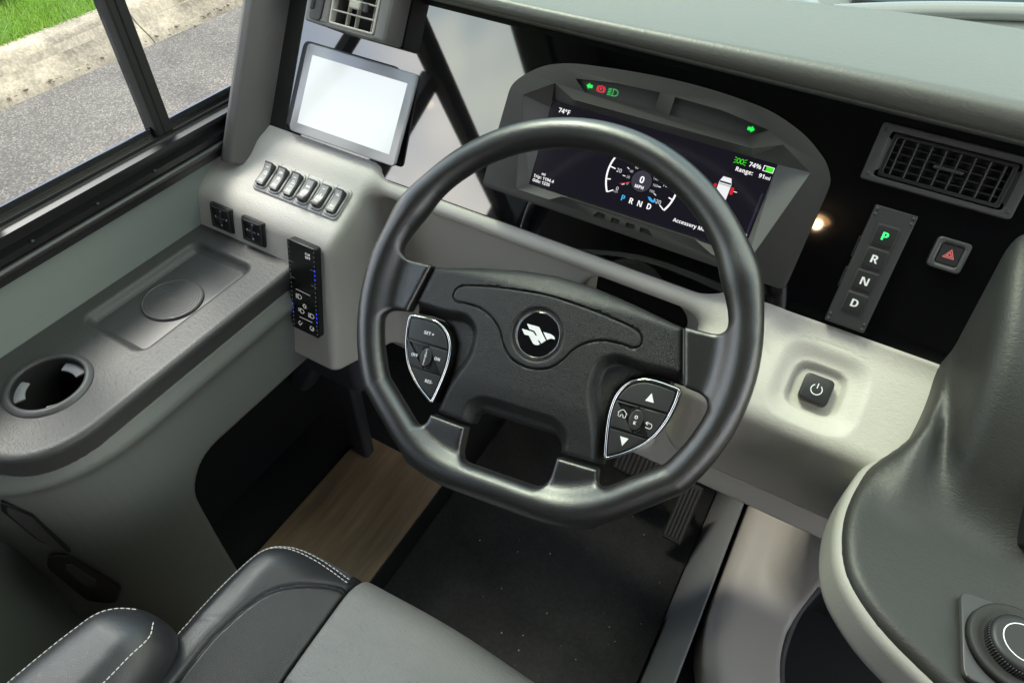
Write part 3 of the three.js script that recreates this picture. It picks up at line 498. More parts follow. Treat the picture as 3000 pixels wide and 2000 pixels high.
  // tell-tale windows
  const tele = (pts, kind) => {
    const b = [Math.min(...pts.map((p) => p[0])), Math.max(...pts.map((p) => p[0])), Math.min(...pts.map((p) => p[1])), Math.max(...pts.map((p) => p[1]))], w = b[1] - b[0], h = b[3] - b[2], k = 6000;
    const tx = canvasTex(Math.round(w * k), Math.round(h * k), (x, CW, CH) => {
      x.fillStyle = '#000'; x.fillRect(0, 0, CW, CH); const X = (u) => (u - b[0]) * k, Y = (v) => (b[3] - v) * k, m = k / 1000;
      const arrow = (u, v, s) => { x.fillStyle = '#19e04a'; x.beginPath(); [[-4.4, 0], [-0.2, 4], [-0.2, 2], [4.2, 2], [4.2, -2], [-0.2, -2], [-0.2, -4]].forEach(([a, c2], i) => { const q = [X(u) + s * a * m, Y(v) - c2 * m]; i ? x.lineTo(...q) : x.moveTo(...q); }); x.fill(); };
      if (kind === 'left') {
        arrow(-0.097, 0.0828, 1);
        x.strokeStyle = x.fillStyle = '#f02838'; x.lineWidth = 0.9 * m; x.beginPath(); x.arc(X(-0.0815), Y(0.0828), 3.6 * m, 0, 7); x.stroke(); for (const s of [0, Math.PI]) { x.beginPath(); x.arc(X(-0.0815), Y(0.0828), 5.2 * m, s - 0.8, s + 0.8); x.stroke(); } x.font = `bold ${5.5 * m}px sans-serif`; x.textAlign = 'center'; x.textBaseline = 'middle'; x.fillText('P', X(-0.0815), Y(0.0828));
        x.strokeStyle = '#18b048'; x.lineWidth = 1.0 * m; x.beginPath(); x.moveTo(X(-0.0662), Y(0.0868)); x.quadraticCurveTo(X(-0.0588), Y(0.0868), X(-0.0588), Y(0.0828)); x.quadraticCurveTo(X(-0.0588), Y(0.0788), X(-0.0662), Y(0.0788)); x.quadraticCurveTo(X(-0.064), Y(0.0828), X(-0.0662), Y(0.0868)); x.stroke(); for (let i = 0; i < 5; i++) { x.beginPath(); x.moveTo(X(-0.0675), Y(0.0864 - i * 0.0018)); x.lineTo(X(-0.0722), Y(0.0858 - i * 0.0018)); x.stroke(); }
      } else arrow(0.1071, 0.0838, -1);
    });
    const s = new THREE.ShapeGeometry(toShape(pts)); const p = s.attributes.position, uv = []; for (let i = 0; i < p.count; i++) uv.push((p.getX(i) - b[0]) / w, (p.getY(i) - b[2]) / h);
    s.setAttribute('uv', new THREE.Float32BufferAttribute(uv, 2)); s.translate(0, 0, 0.0205);
    mesh('indicator_light_window', s, new THREE.MeshPhysicalMaterial({ color: col(0.035), roughness: 0.4, emissive: 0xffffff, emissiveMap: tx, emissiveIntensity: 0.5 }), c);
  };
  tele(winL, 'left'); tele(winR, 'right');
  btn.forEach((b, i) => { const k = mesh('menu_button', extr(rpoly(b, 0.0004), 0.012, 0.0005, [], 0.0125), M.bezel, c); const m = b.reduce((a, p) => [a[0] + p[0] / 4, a[1] + p[1] / 4], [0, 0]); if (i === 0) mesh('legend', text('00', 0.0028, 0.0002, m[0] + 0.002, m[1], 0.0245), M.black, k); if (i === 3) mesh('legend', text('n', 0.0034, 0.0002, m[0] - 0.003, m[1], 0.0245), M.black, k); });
}
{ // tablet
  const t = onPanel('tablet_display', 'tablet-like touch screen with grey frame and blank white picture, above the rocker switches', 'display', -0.4595, -0.0273, 0.0050);
  t.rotation.x = -T31 - 4 * R;
  const fr = (w, h, r) => rpoly([[-w, -h], [w, -h], [w, h], [-w, h]], r);
  mesh('housing', extr(rpoly([[-0.1125, -0.062], [0.070, -0.058], [0.070, 0.0690], [-0.1125, 0.0690]], 0.012), 0.007, 0.0015, [], -0.0085), M.black, t);
  mesh('front_glass', extr(fr(0.1025, 0.0665, 0.008), 0.004, 0.0012, [], -0.0035), mat([0.30, 0.30, 0.305], 0.2, { ior: 1.8 }), t);
  const em = canvasTex(512, 320, (x) => { x.fillStyle = '#dfe6e6'; x.fillRect(0, 0, 512, 320); });
  mesh('display_screen', planeUV(0.1766, 0.1026, 0, -0.0005, 0.0008), new THREE.MeshPhysicalMaterial({ color: col(0.3), roughness: 0.2, roughnessMap: rep(smudgeTex, 1), emissive: 0xffffff, emissiveMap: em, emissiveIntensity: 0.3, ior: 1.6 }), t);
}
{ // right vent
  const v = onPanel('air_vent', 'rectangular black air vent with screwed frame, right of the gauge cluster', 'air vent', 0.3105, 0.0965);
  const fr = rpoly([[-0.0755, -0.031], [0.0755, -0.031], [0.0755, 0.031], [-0.0755, 0.031]], 0.004), hole = rpoly([[-0.064, -0.0245], [0.064, -0.0245], [0.064, 0.0235], [-0.064, 0.0235]], 0.003);
  mesh('frame', extr(fr, 0.0085, 0.0015, [hole], -0.002), M.dim, v);
  mesh('duct', box(-0.066, 0.066, -0.026, 0.026, -0.0025, -0.0018), M.blackMatte, v);
  const inner = extr(rpoly([[-0.0605, -0.0235], [0.0605, -0.0235], [0.0605, 0.0225], [-0.0605, 0.0225]], 0.003), 0.009, 0.001, [rpoly([[-0.056, -0.0195], [0.056, -0.0195], [0.056, 0.0185], [-0.056, 0.0185]], 0.003)], -0.001); mesh('inner_frame', inner, M.black, v);
  for (let i = 0; i < 8; i++) mesh('slat', rbox(0.0014, 0.038, 0.006, 0.0005, -0.049 + i * 0.01415, -0.0005, 0.0042), M.dim, v);
  for (let i = 0; i < 4; i++) { const l = rbox(0.113, 0.0014, 0.005, 0.0005, 0, 0, 0); l.rotateX(0.35); l.translate(0, -0.0125 + i * 0.0082, 0.0025); mesh('louver', l, M.black, v); }
  const tb = []; tb.push(rbox(0.029, 0.003, 0.006, 0.001, 0.002, 0.0, 0.008)); for (let i = 0; i < 14; i++) tb.push(rbox(0.0009, 0.0036, 0.0012, 0.0004, -0.0112 + i * 0.0019, 0.0, 0.0113)); mesh('tab', merge(tb), M.dim, v);
  for (const s of [-1, 1]) { const w = cyl(0.018, 0.018, 0.0045, 40); w.rotateX(Math.PI / 2); w.scale(0.5, 1, 1.3); w.translate(s * 0.0655, -0.001, 0.0035); mesh('thumb_wheel', w, s < 0 ? mat([0.09, 0.09, 0.09], 0.4) : M.black, v); for (const q of [-1, 1]) { const c = new THREE.SphereGeometry(0.0022, 14, 8); c.scale(1, 1, 0.55); c.translate(s * 0.0695, q * 0.0235, 0.0064); mesh('screw', c, M.dim, v); } }
}
{ // left vent
  const v = onPanel('air_vent', 'grey air vent pod with square grille above the tablet', 'air vent', -0.461, 0.106);
  mesh('pod', extr(rpoly([[-0.078, -0.0395], [0.0655, -0.0395], [0.0655, 0.034], [-0.078, 0.034]], 0.005), 0.044, 0.003, [rpoly([[-0.0345, -0.0355], [0.046, -0.0355], [0.046, 0.030], [-0.0345, 0.030]], 0.003)], -0.002), mat([0.14, 0.137, 0.13], 0.5, bump(grainTex, 0.02, 0.0001)), v);
  mesh('duct', box(-0.036, 0.048, -0.036, 0.031, 0.006, 0.007), M.blackMatte, v);
  mesh('grille_frame', extr(rpoly([[-0.0335, -0.0345], [0.045, -0.0345], [0.045, 0.029], [-0.0335, 0.029]], 0.003), 0.012, 0.001, [rpoly([[-0.031, -0.032], [0.0425, -0.032], [0.0425, 0.0265], [-0.031, 0.0265]], 0.002)], 0.031), M.trim, v);
  for (const x of [-0.008, 0.008, 0.036]) mesh('slat', rbox(0.0012, 0.058, 0.008, 0.0004, x, -0.0025, 0.033), M.trim, v);
  for (const y of [-0.016, 0.002, 0.018]) mesh('louver', rbox(0.0725, 0.0022, 0.006, 0.0007, 0.0057, y, 0.0395), M.trim, v);
  mesh('tab', rbox(0.018, 0.011, 0.012, 0.002, 0.008, -0.003, 0.0405), M.trim, v); mesh('tab', rbox(0.008, 0.012, 0.011, 0.002, 0.026, -0.004, 0.040), M.black, v);
  mesh('thumb_slot', extr(rpoly([[-0.070, -0.036], [-0.048, -0.036], [-0.044, 0.03], [-0.070, 0.03]], 0.008), 0.003, 0.001, [], 0.0405), M.black, v);
  mesh('thumb_wheel', rbox(0.006, 0.05, 0.012, 0.003, -0.066, 0.002, 0.041), M.dim, v);
}
{ // gear selector
  const g = onPanel('gear_selector', 'narrow push button gear selector lettered P R N D right of the wheel', 'gear selector', 0.2835, -0.0255);
  mesh('plate', extr(rpoly([[-0.0218, -0.0692], [0.0222, -0.0692], [0.0222, 0.0692], [-0.0218, 0.0692]], 0.0016), 0.0105, 0.0016, [], -0.003), mat([0.035, 0.036, 0.038], 0.45, bump(grainTex, 0.02, 0.00005)), g);
  for (const [x, y] of [[-1, 1], [1, 1], [-1, -1], [1, -1]]) for (const k of [0, 1]) { const s = new THREE.SphereGeometry(0.0018, 12, 8); s.scale(1, 1, 0.6); s.translate(x * 0.0188, y * (0.0655 - 0.006 * k), 0.0076); mesh('bolt', s, M.dim, g); }
  for (const y of [0.02, -0.016]) mesh('clip', rbox(0.0025, 0.024, 0.006, 0.001, -0.0225, y, 0.002), M.black, g);
  'PRND'.split('').forEach((s, i) => {
    const y = 0.0394 - 0.02635 * i, k = mesh('key', extr(rpoly([[-0.0105, y - 0.0108], [0.0105, y - 0.0108], [0.0105, y + 0.0108], [-0.0105, y + 0.0108]], 0.0025), 0.004, 0.001, [], 0.006), M.key, g);
    mesh('frame', extr(rpoly([[-0.0117, y - 0.012], [0.0117, y - 0.012], [0.0117, y + 0.012], [-0.0117, y + 0.012]], 0.003), 0.002, 0.0006, [rpoly([[-0.0106, y - 0.0109], [0.0106, y - 0.0109], [0.0106, y + 0.0109], [-0.0106, y + 0.0109]], 0.0025)], 0.0068), M.dim, k);
    const L = mesh(i ? 'letter' : 'letter_light', text(s, 0.0088, 0.0003, 0, y, 0.01, 1.15), i ? M.white : glow(0.05, 0.9, 0.2, 0.75), k); if (!i) L.userData.label = 'lit green letter P';
  });
}
const sq = (w, r) => rpoly([[-w, -w], [w, -w], [w, w], [-w, w]], r);
{ // hazard button
  const h = onPanel('hazard_button', 'square black hazard button with red double triangle right of the gear selector', 'hazard button', 0.3495, 0.0148);
  mesh('collar', extr(sq(0.0168, 0.005), 0.0095, 0.0028, [sq(0.0108, 0.002)], -0.003), mat([0.06, 0.062, 0.064], 0.35), h);
  mesh('cap', extr(sq(0.0105, 0.002), 0.006, 0.0008, [], -0.001), M.key, h);
  const tr = (s) => [[-0.9 * s, -0.55 * s], [0.9 * s, -0.55 * s], [0, 1.0 * s]];
  const red = glow(0.95, 0.25, 0.25, 0.42);
  mesh('triangle', merge([extr(tr(0.0066), 0.0003, 0, [tr(0.0049)], 0.005), extr(tr(0.0037), 0.0003, 0, [tr(0.0018)], 0.005)]), M.white, h).material = mat([0.8, 0.2, 0.2], 0.5);
}
// ---------------------------------------------------------------- things on the sloped top (frame: x right, y out of it, z towards the driver)
const onTop = (name, label, cat, x, w, n = 0) => thing(name, label, cat, [x, PT[1] - w * Math.sin(T27) + n * Math.cos(T27), PT[2] + w * Math.cos(T27) + n * Math.sin(T27)], [T27, 0, 0]);
{ // rocker switch panel
  const s = onTop('switch_panel', 'grey panel of six rocker switches in a row on the console top', 'switch panel', -0.4910, 0.0647);
  const grey = mat([0.36, 0.355, 0.335], 0.45, bump(grainTex, 0.02, 0.00006));
  const base = extr(rpoly([[-0.0845, -0.027], [0.0845, -0.027], [0.0845, 0.027], [-0.0845, 0.027]], 0.008), 0.0042, 0.0015); base.rotateX(-Math.PI / 2); base.translate(0, -0.001, 0); mesh('mounting_plate', base, grey, s);
  for (let i = 0; i < 5; i++) mesh('seam', box(-0.0562 + i * 0.028 - 0.0003 - 0.0, -0.0562 + i * 0.028 + 0.0003, 0.0028, 0.0034, -0.0268, 0.0268), M.black, s);
  const lg = (i) => canvasTex(96, 224, (x) => {
    x.fillStyle = '#8f8e89'; x.fillRect(0, 0, 96, 224); x.fillStyle = x.strokeStyle = '#f4f4ee'; x.lineWidth = 5; x.textAlign = 'center'; x.textBaseline = 'middle';
    x.fillRect(26, i === 5 ? 172 : 186, 44, 9); if (i !== 3) x.fillRect(28, 34, 40, 6);
    if (i === 0) { x.beginPath(); x.arc(46, 100, 17, 0.6, 5.4); x.stroke(); x.strokeRect(58, 84, 12, 34); }
    if (i === 1) { x.font = 'bold 44px sans-serif'; x.fillText('ID', 48, 108); x.strokeRect(26, 40, 44, 14); }
    if (i === 2) { x.beginPath(); x.arc(48, 84, 14, Math.PI, 0); x.stroke(); for (let a = -2; a <= 2; a++) { x.beginPath(); x.moveTo(48 + a * 7, 90); x.lineTo(48 + a * 15, 112 - Math.abs(a) * 3); x.stroke(); } x.fillRect(26, 134, 44, 5); }
    if (i === 3) { for (const q of [34, 62]) { x.beginPath(); x.arc(q, 74, 11, 0, 7); x.fill(); } x.fillRect(24, 120, 48, 5); }
    if (i === 4) x.fillRect(44, 92, 8, 46);
    if (i === 5) x.fillRect(26, 48, 44, 8);
  });
  for (let i = 0; i < 6; i++) {
    const cx = -0.0702 + i * 0.0281, fwd = i === 3 || i === 4;
    const bz = extr(rpoly([[cx - 0.0124, -0.0235], [cx + 0.0124, -0.0235], [cx + 0.0124, 0.0235], [cx - 0.0124, 0.0235]], 0.010), 0.003, 0.001, [rpoly([[cx - 0.0092, -0.0195], [cx + 0.0092, -0.0195], [cx + 0.0092, 0.0195], [cx - 0.0092, 0.0195]], 0.005)]); bz.rotateX(-Math.PI / 2); bz.translate(0, 0.0024, 0);
    const bo = mesh('switch_bezel', bz, grey, s);
    const gap = extr(rpoly([[cx - 0.0127, -0.0239], [cx + 0.0127, -0.0239], [cx + 0.0127, 0.0239], [cx - 0.0127, 0.0239]], 0.010), 0.0006); gap.rotateX(-Math.PI / 2); gap.translate(0, 0.0029, 0); mesh('gap', gap, M.blackMatte, bo);
    // rocker: a body with a concave top, tipped towards one end
    const prof = []; for (let k = 0; k <= 16; k++) { const t = k / 16 * 2 - 1; prof.push([t * 0.0185, 0.0058 + 0.0062 * Math.pow(Math.abs(t), 1.7) * (fwd ? (t < 0 ? 0.25 : 1) : (t > 0 ? 0.25 : 1))]); }
    const rk = new THREE.ExtrudeGeometry(toShape([[-0.0187, -0.001], [0.0187, -0.001], ...prof.slice().reverse()]), { depth: 0.0138, bevelEnabled: true, bevelSize: 0.0012, bevelOffset: -0.0012, bevelThickness: 0.0012, bevelSegments: 3 });
    rk.translate(0, 0, -0.0069); rk.rotateY(-Math.PI / 2); rk.translate(cx, 0.003, 0); mesh('rocker', metricUV(toCreasedNormals(rk, 0.7)), mat([0.06, 0.06, 0.057], 0.4), s);
    const face = new THREE.PlaneGeometry(0.0118, 0.032, 1, 16); const fp = face.attributes.position; for (let k = 0; k < fp.count; k++) { const t = -fp.getY(k) / 0.0185; fp.setZ(k, 0.0058 + 0.0062 * Math.pow(Math.abs(t), 1.7) * (fwd ? (t < 0 ? 0.25 : 1) : (t > 0 ? 0.25 : 1))); }
    face.rotateX(-Math.PI / 2); face.translate(cx, 0.0034, 0); face.computeVertexNormals(); mesh('legend', face, new THREE.MeshPhysicalMaterial({ map: lg(i), roughness: 0.35 }), s);
  }
}
{ // start button
  const s = onTop('start_button', 'square black start button with white power symbol in a moulded dish right of the wheel', 'start button', 0.2873, 0.0605, -0.0150);
  s.rotation.x = T27 + 4 * R;
  const b = extr(sq(0.0166, 0.0065), 0.012, 0.0025); b.rotateX(-Math.PI / 2); b.translate(0, -0.004, 0); mesh('cap', b, M.key, s);
  const a = []; for (let i = 0; i <= 24; i++) { const t = (90 + 34 + i / 24 * 292) * R; a.push([Math.cos(t) * 0.0062, Math.sin(t) * 0.0062, 0]); }
  const sy = merge([tube(a, 0.0006, false, 40, 6), tube([[0, 0.0015, 0], [0, 0.0045, 0], [0, 0.0078, 0]], 0.0006, false, 8, 6)]); sy.scale(1, 1, 0.4); sy.rotateX(-Math.PI / 2); sy.translate(0, 0.0081, 0.0008); mesh('power_symbol', sy, M.white, s);
}
// ---------------------------------------------------------------- things on the console front (frame: x right, y up the face, z out of it)
const onFace = (name, label, cat, x, w, n = 0, group) => thing(name, label, cat, [x, YF[1] - w * Math.cos(T13) + n * Math.sin(T13), YF[2] + w * Math.sin(T13) + n * Math.cos(T13)], [-T13, 0, 0], group);
for (const [x, l] of [[-0.6150, 'left'], [-0.5468, 'right']]) {
  const m = onFace('mirror_switch', `small square black mirror switch with four arrows, ${l} of the pair on the console front`, 'mirror switch', x, 0.0308, 0.0, 'mirror switches');
  const rc = (w, h, r) => rpoly([[-w, -h], [w, -h], [w, h], [-w, h]], r);
  mesh('body', extr(rc(0.0226, 0.0208, 0.002), 0.0085, 0.0012, [], -0.004), M.black, m);
  mesh('rim', extr(rc(0.0205, 0.019, 0.002), 0.003, 0.0006, [rc(0.0165, 0.0145, 0.002)], 0.004), mat([0.03, 0.03, 0.03], 0.25), m);
  mesh('lever', merge([rbox(0.004, 0.017, 0.004, 0.0012, 0, 0, 0.0055), rbox(0.017, 0.004, 0.004, 0.0012, 0, 0, 0.0055)]), M.dim, m);
  const ar = []; for (let k = 0; k < 4; k++) { const a = k * Math.PI / 2, g = extr([[-0.0021, 0.0112], [0.0021, 0.0112], [0, 0.014]], 0.0003); g.rotateZ(a); g.translate(0, 0, 0.0048); ar.push(g); } mesh('arrow_marks', merge(ar), M.white, m);
  mesh('highlight_bar', rbox(0.03, 0.0016, 0.001, 0.0004, 0, 0.0168, 0.0072), M.dim, m);
}
{ // touch keypad
  const k = onFace('touch_keypad', 'tall black touch keypad with blue level lights on the console front', 'keypad', -0.4405, 0.0917);
  const rc = (w, h, r) => rpoly([[-w, -h], [w, -h], [w, h], [-w, h]], r);
  mesh('body', extr(rc(0.0275, 0.0805, 0.005), 0.0155, 0.003, [], -0.004), mat([0.012, 0.012, 0.013], 0.3), k);
  const W = 330, H = 960, S = 6000, draw = (x) => {
    const X = (u) => W / 2 + u * S, Y = (v) => H / 2 - v * S; x.fillStyle = '#000'; x.fillRect(0, 0, W, H); x.lineWidth = 4; x.strokeStyle = '#c9c9c9'; x.fillStyle = '#c9c9c9';
    for (const y of [0.044, 0.0165]) { x.globalAlpha = 0.55; x.beginPath(); x.moveTo(X(-0.027), Y(y)); x.lineTo(X(-0.017), Y(y - 0.001)); x.moveTo(X(0.016), Y(y - 0.0005)); x.lineTo(X(0.027), Y(y - 0.001)); x.stroke(); }
    x.globalAlpha = 1; x.beginPath(); x.moveTo(X(-0.016), Y(-0.0035)); x.lineTo(X(0.013), Y(-0.0045)); x.moveTo(X(-0.012), Y(-0.054)); x.lineTo(X(0.015), Y(-0.054)); x.stroke();
    for (let y = 0.075; y > -0.076; y -= 0.0078) for (const s of [-1, 1]) { const blue = s > 0 ? (y < 0.045 && y > 0.027) || (y < -0.032 && y > -0.052) : (y < -0.032 && y > -0.052); x.fillStyle = blue ? '#2a50ff' : '#6b6b6b'; const h = blue ? 22 : 12; x.fillRect(X(s * 0.0245) - 5, Y(y) - h / 2, blue ? 11 : 7, h); }
    x.strokeStyle = x.fillStyle = '#d8d8d8'; x.font = 'bold 34px sans-serif'; x.textAlign = 'center';
    x.fillText('CLR', X(0.012), Y(0.0655)); x.fillText('OFF', X(0.012), Y(0.0595));
    const lampIcon = (u, v, n) => { x.beginPath(); x.moveTo(X(u), Y(v + 0.004)); x.quadraticCurveTo(X(u + 0.007), Y(v + 0.004), X(u + 0.007), Y(v)); x.quadraticCurveTo(X(u + 0.007), Y(v - 0.004), X(u), Y(v - 0.004)); x.closePath(); x.stroke(); for (let i = 0; i < n; i++) { x.beginPath(); x.moveTo(X(u - 0.0012), Y(v + 0.0034 - i * 0.0022)); x.lineTo(X(u - 0.005), Y(v + 0.0034 - i * 0.0022 - 0.0008)); x.stroke(); } };
    lampIcon(-0.012, -0.0155, 4); lampIcon(0.012, -0.042, 4); lampIcon(-0.0085, -0.041, 3);
    x.beginPath(); x.arc(X(0.0005), Y(-0.0292), 15, 0, 7); x.stroke(); for (let a = 0; a < 8; a++) { const q = a * Math.PI / 4; x.beginPath(); x.moveTo(X(0.0005) + 20 * Math.cos(q), Y(-0.0292) + 20 * Math.sin(q)); x.lineTo(X(0.0005) + 28 * Math.cos(q), Y(-0.0292) + 28 * Math.sin(q)); x.stroke(); }
    for (const u of [-0.010, 0.0135]) { x.beginPath(); x.arc(X(u), Y(-0.0665), 24, 0.6 * Math.PI, 1.5 * Math.PI); x.stroke(); x.beginPath(); x.moveTo(X(u) - 8, Y(-0.0665) + 24); x.lineTo(X(u) + 22, Y(-0.0665) - 20); x.stroke(); }
    x.beginPath(); x.arc(X(0.0135), Y(-0.0665), 24, 1.6 * Math.PI, 2.5 * Math.PI); x.stroke();
  };
  const tx = canvasTex(W, H, draw);
  const f = planeUV(0.055, 0.16, 0, 0, 0.01165); mesh('lit_face', f, new THREE.MeshPhysicalMaterial({ color: col(0.012), roughness: 0.25, emissive: 0xffffff, emissiveMap: tx, emissiveIntensity: 0.4 }), k);
}
// ---------------------------------------------------------------- steering wheel (frame: u right, v up in the plane of the rim, n towards the driver)
{
  const A = 45.776 * R, PHI = 7.342 * R, N = V3(0, Math.sin(A), Math.cos(A)), X = V3(1, 0, 0), V = N.clone().cross(X);
  const U = X.clone().multiplyScalar(Math.cos(PHI)).addScaledVector(V, Math.sin(PHI)), VV = N.clone().cross(U);
  const s = thing('steering_wheel', 'black flat-bottomed steering wheel with a round bird emblem on its hub', 'steering wheel', [0, 0.8, 0]);
  s.quaternion.setFromRotationMatrix(new THREE.Matrix4().makeBasis(U, VV, N));
  // rim: circle above, straight runs below
  const half = []; for (let a = 90; a >= -33; a -= 3) half.push([0.2085 * Math.cos(a * R), 0.2085 * Math.sin(a * R)]);
  const low = rpoly([[0.2085 * Math.cos(-33 * R), 0.2085 * Math.sin(-33 * R)], [0.0915, -0.1835], [0, -0.1835]], [0, 0.055, 0]);
  const right = [...half, ...low.slice(1)], ring = [...right, ...right.slice(0, -1).reverse().map((p) => [-p[0], p[1]])].filter((p, i, q) => { const o = q[(i + 1) % q.length]; return Math.hypot(p[0] - o[0], p[1] - o[1]) > 1e-5; });
  const loop = polySdf(ring);
  const hubHalf = [[0, 0.0556], [0.042, 0.0528], [0.088, 0.0450], [0.1325, 0.0355], [0.1440, 0.0335], [0.1590, -0.0240], [0.1400, -0.0225], [0.1230, -0.0235], [0.1060, -0.0315], [0.0955, -0.0470], [0.0930, -0.0700], [0.0965, -0.1010], [0.1000, -0.1265], [0.0540, -0.1285], [0.0510, -0.1172], [0.0440, -0.1108], [0, -0.1108]];
  const hubPts = (() => { const l = hubHalf.slice(1, -1).reverse().map((p) => [-p[0], p[1]]); return [...hubHalf, ...l]; })();
  const hubP = polySdf(hubPts);
  const stubs = [polySdf([[0.1455, 0.0345], [0.205, 0.0345], [0.205, -0.030], [0.1608, -0.0240]]), polySdf([[0.0545, -0.1305], [0.0995, -0.1290], [0.107, -0.185], [0.052, -0.185]])];
  const rimF = (x, y, z) => {
    const ax = Math.abs(x), ang = Math.atan2(y, ax) / R;
    const r = 0.0164 + 0.0030 * Math.exp(-(((ang - 27) / 7) ** 2)) + 0.0008 * sstep(-20, -50, ang);
    let d = Math.hypot(loop(x, y), z) - r;
    const a = Math.max(smax(stubs[0](ax, y), Math.abs(z + 0.009 - 0.05 * Math.max(0, ax - 0.17)) - 0.010, 0.005));
    const b = smax(stubs[1](ax, y), Math.abs(z + 0.008) - 0.0105, 0.005);
    return smin(smin(d, a, 0.016), b, 0.016);
  };
  mesh('rim', sdfMesh(rimF, [-0.235, -0.21, -0.024], [0.235, 0.235, 0.024], 0.0029), M.wheel, s);
  const recP = polySdf(rpoly([[0.175, -0.012], [0.1100, -0.0142], [0.086, -0.0112], [0.070, -0.024], [0.0695, -0.054], [0.0785, -0.074], [0.0885, -0.100], [0.0985, -0.140], [0.2, -0.140]], [0, 0.01, 0.014, 0.018, 0.02, 0.01, 0.01, 0, 0]));
  const cutP = polySdf(rpoly([[-0.062, -0.150], [-0.058, -0.106], [-0.044, -0.094], [0.044, -0.094], [0.058, -0.106], [0.062, -0.150]], [0, 0.012, 0.014, 0.014, 0.012, 0]));
  const padHalf = [[0, 0.0315], [0.035, 0.0295], [0.070, 0.0252], [0.098, 0.0198], [0.1062, 0.0150], [0.1082, 0.0062], [0.1030, 0.0016], [0.0900, 0.0022], [0.0700, 0.0008], [0.0540, -0.0062], [0.0418, -0.0170], [0.0330, -0.0312], [0.0210, -0.0425], [0, -0.0475]];
  const padPts = spline([...padHalf, ...padHalf.slice(1, -1).reverse().map((p) => [-p[0], p[1]])], true, 150);
  const padP = polySdf(padPts), EC = [0.0005, -0.0113];
  const H = (x, y) => 0.005 - 0.35 * x * x - 0.014 * sstep(0.005, -0.009, recP(Math.abs(x), y)) - 0.009 * sstep(0.005, -0.008, cutP(x, y)) - 0.013 * sstep(0.030, 0.060, y) - 0.006 * sstep(-0.07, -0.13, y);
  const hubF = (x, y, z) => {
    let d = smax(hubP(x, y), z - H(x, y), 0.009); d = Math.max(d, -0.034 - z);
    const p = padP(x, y); return Math.max(d, -Math.max(p - 0.0014, z < H(x, y) - 0.0022 ? 1 : -1));
  };
  mesh('hub_cover', sdfMesh((x, y, z) => hubF(x, y, z) * 0.9, [-0.17, -0.14, -0.036], [0.17, 0.065, 0.012], 0.0021), M.hub, s);
  const padF = (x, y, z) => { let d = smax(padP(x, y) + 0.0002, z - H(x, y) - 0.0009, 0.0022); const e = Math.hypot(x - EC[0], y - EC[1]); d = smax(d, -(Math.hypot(Math.max(e - 0.0235, 0), Math.max(0, -(z - H(x, y) + 0.0018))) - 0.0045), 0.004); return Math.max(d, -0.006 - z); };
  mesh('horn_pad', sdfMesh(padF, [-0.112, -0.053, -0.007], [0.112, 0.036, 0.010], 0.0016), M.hub, s);
  // emblem
  const e = new THREE.Group(); e.name = 'emblem'; e.position.set(EC[0], EC[1], 0.0008); s.add(e);
  mesh('disc', (() => { const g = lathe([[0.0248, -0.004], [0.0248, 0.0018], [0.0240, 0.0026], [0.0225, 0.0030], [0.012, 0.0039], [0, 0.0042]], 72); g.rotateX(Math.PI / 2); return g; })(), mat([0.006, 0.006, 0.007], 0.06, { clearcoat: 1 }), e);
  const rg = new THREE.TorusGeometry(0.0246, 0.0007, 10, 80); rg.translate(0, 0, 0.0022); mesh('ring', rg, mat([0.3, 0.3, 0.3], 0.25, { metalness: 1 }), e);
  const wing = [[[-0.0142, 0.0086], [-0.0002, 0.0085], [0.0111, -0.0038], [0.0068, -0.0081], [0.0042, -0.0056], [0.0022, -0.0054], [0.0056, -0.009], [0.0045, -0.0104], [0.0011, -0.0111], [-0.0019, -0.0103], [-0.0085, -0.0034], [-0.0139, -0.0033], [-0.0184, 0.002], [-0.0053, 0.0018], [-0.0014, -0.0015], [0.0003, -0.0012], [-0.004, 0.0032], [-0.0099, 0.0035]], [[0.006, 0.0044], [0.0144, 0.0043], [0.0183, 0.0029], [0.0199, 0.0013], [0.0202, -0.0001], [0.0157, -0.0002], [0.0122, -0.0027]]];
  mesh('bird_logo', merge(wing.map((w) => extr(area(w) < 0 ? w.slice().reverse() : w, 0.0004, 0, [], 0.0040))), M.white, e);
  // horn mark
  mesh('horn_mark', merge([tube([[-0.0075, -0.0545, 0], [-0.0068, -0.0615, 0]], 0.0004, false, 4, 6), tube([[-0.0075, -0.0545, 0], [-0.003, -0.0588, 0], [0.0065, -0.0588, 0]], 0.0004, false, 16, 6), tube([[-0.0068, -0.0615, 0], [-0.002, -0.0618, 0], [0.003, -0.0618, 0], [0.0065, -0.0588, 0]], 0.0004, false, 16, 6)].map((g) => shift(g, 0, 0, 0.0049))), M.black, s);
  // thumb control pods
  const podHalf = rpoly([[0.1585, -0.0268], [0.1380, -0.0248], [0.1225, -0.0250], [0.1062, -0.0325], [0.0962, -0.0490], [0.0945, -0.0720], [0.0985, -0.1000], [0.1025, -0.1185], [0.1225, -0.1065], [0.1440, -0.0855], [0.1545, -0.0600], [0.1580, -0.0400]], [0.003, 0.01, 0.01, 0.01, 0.012, 0.016, 0.01, 0.002, 0.012, 0.016, 0.014, 0.01]);
  const scaleP = (p, k) => { const c = p.reduce((a, q) => [a[0] + q[0] / p.length, a[1] + q[1] / p.length], [0, 0]); return p.map((q) => [c[0] + (q[0] - c[0]) * k, c[1] + (q[1] - c[1]) * k]); };
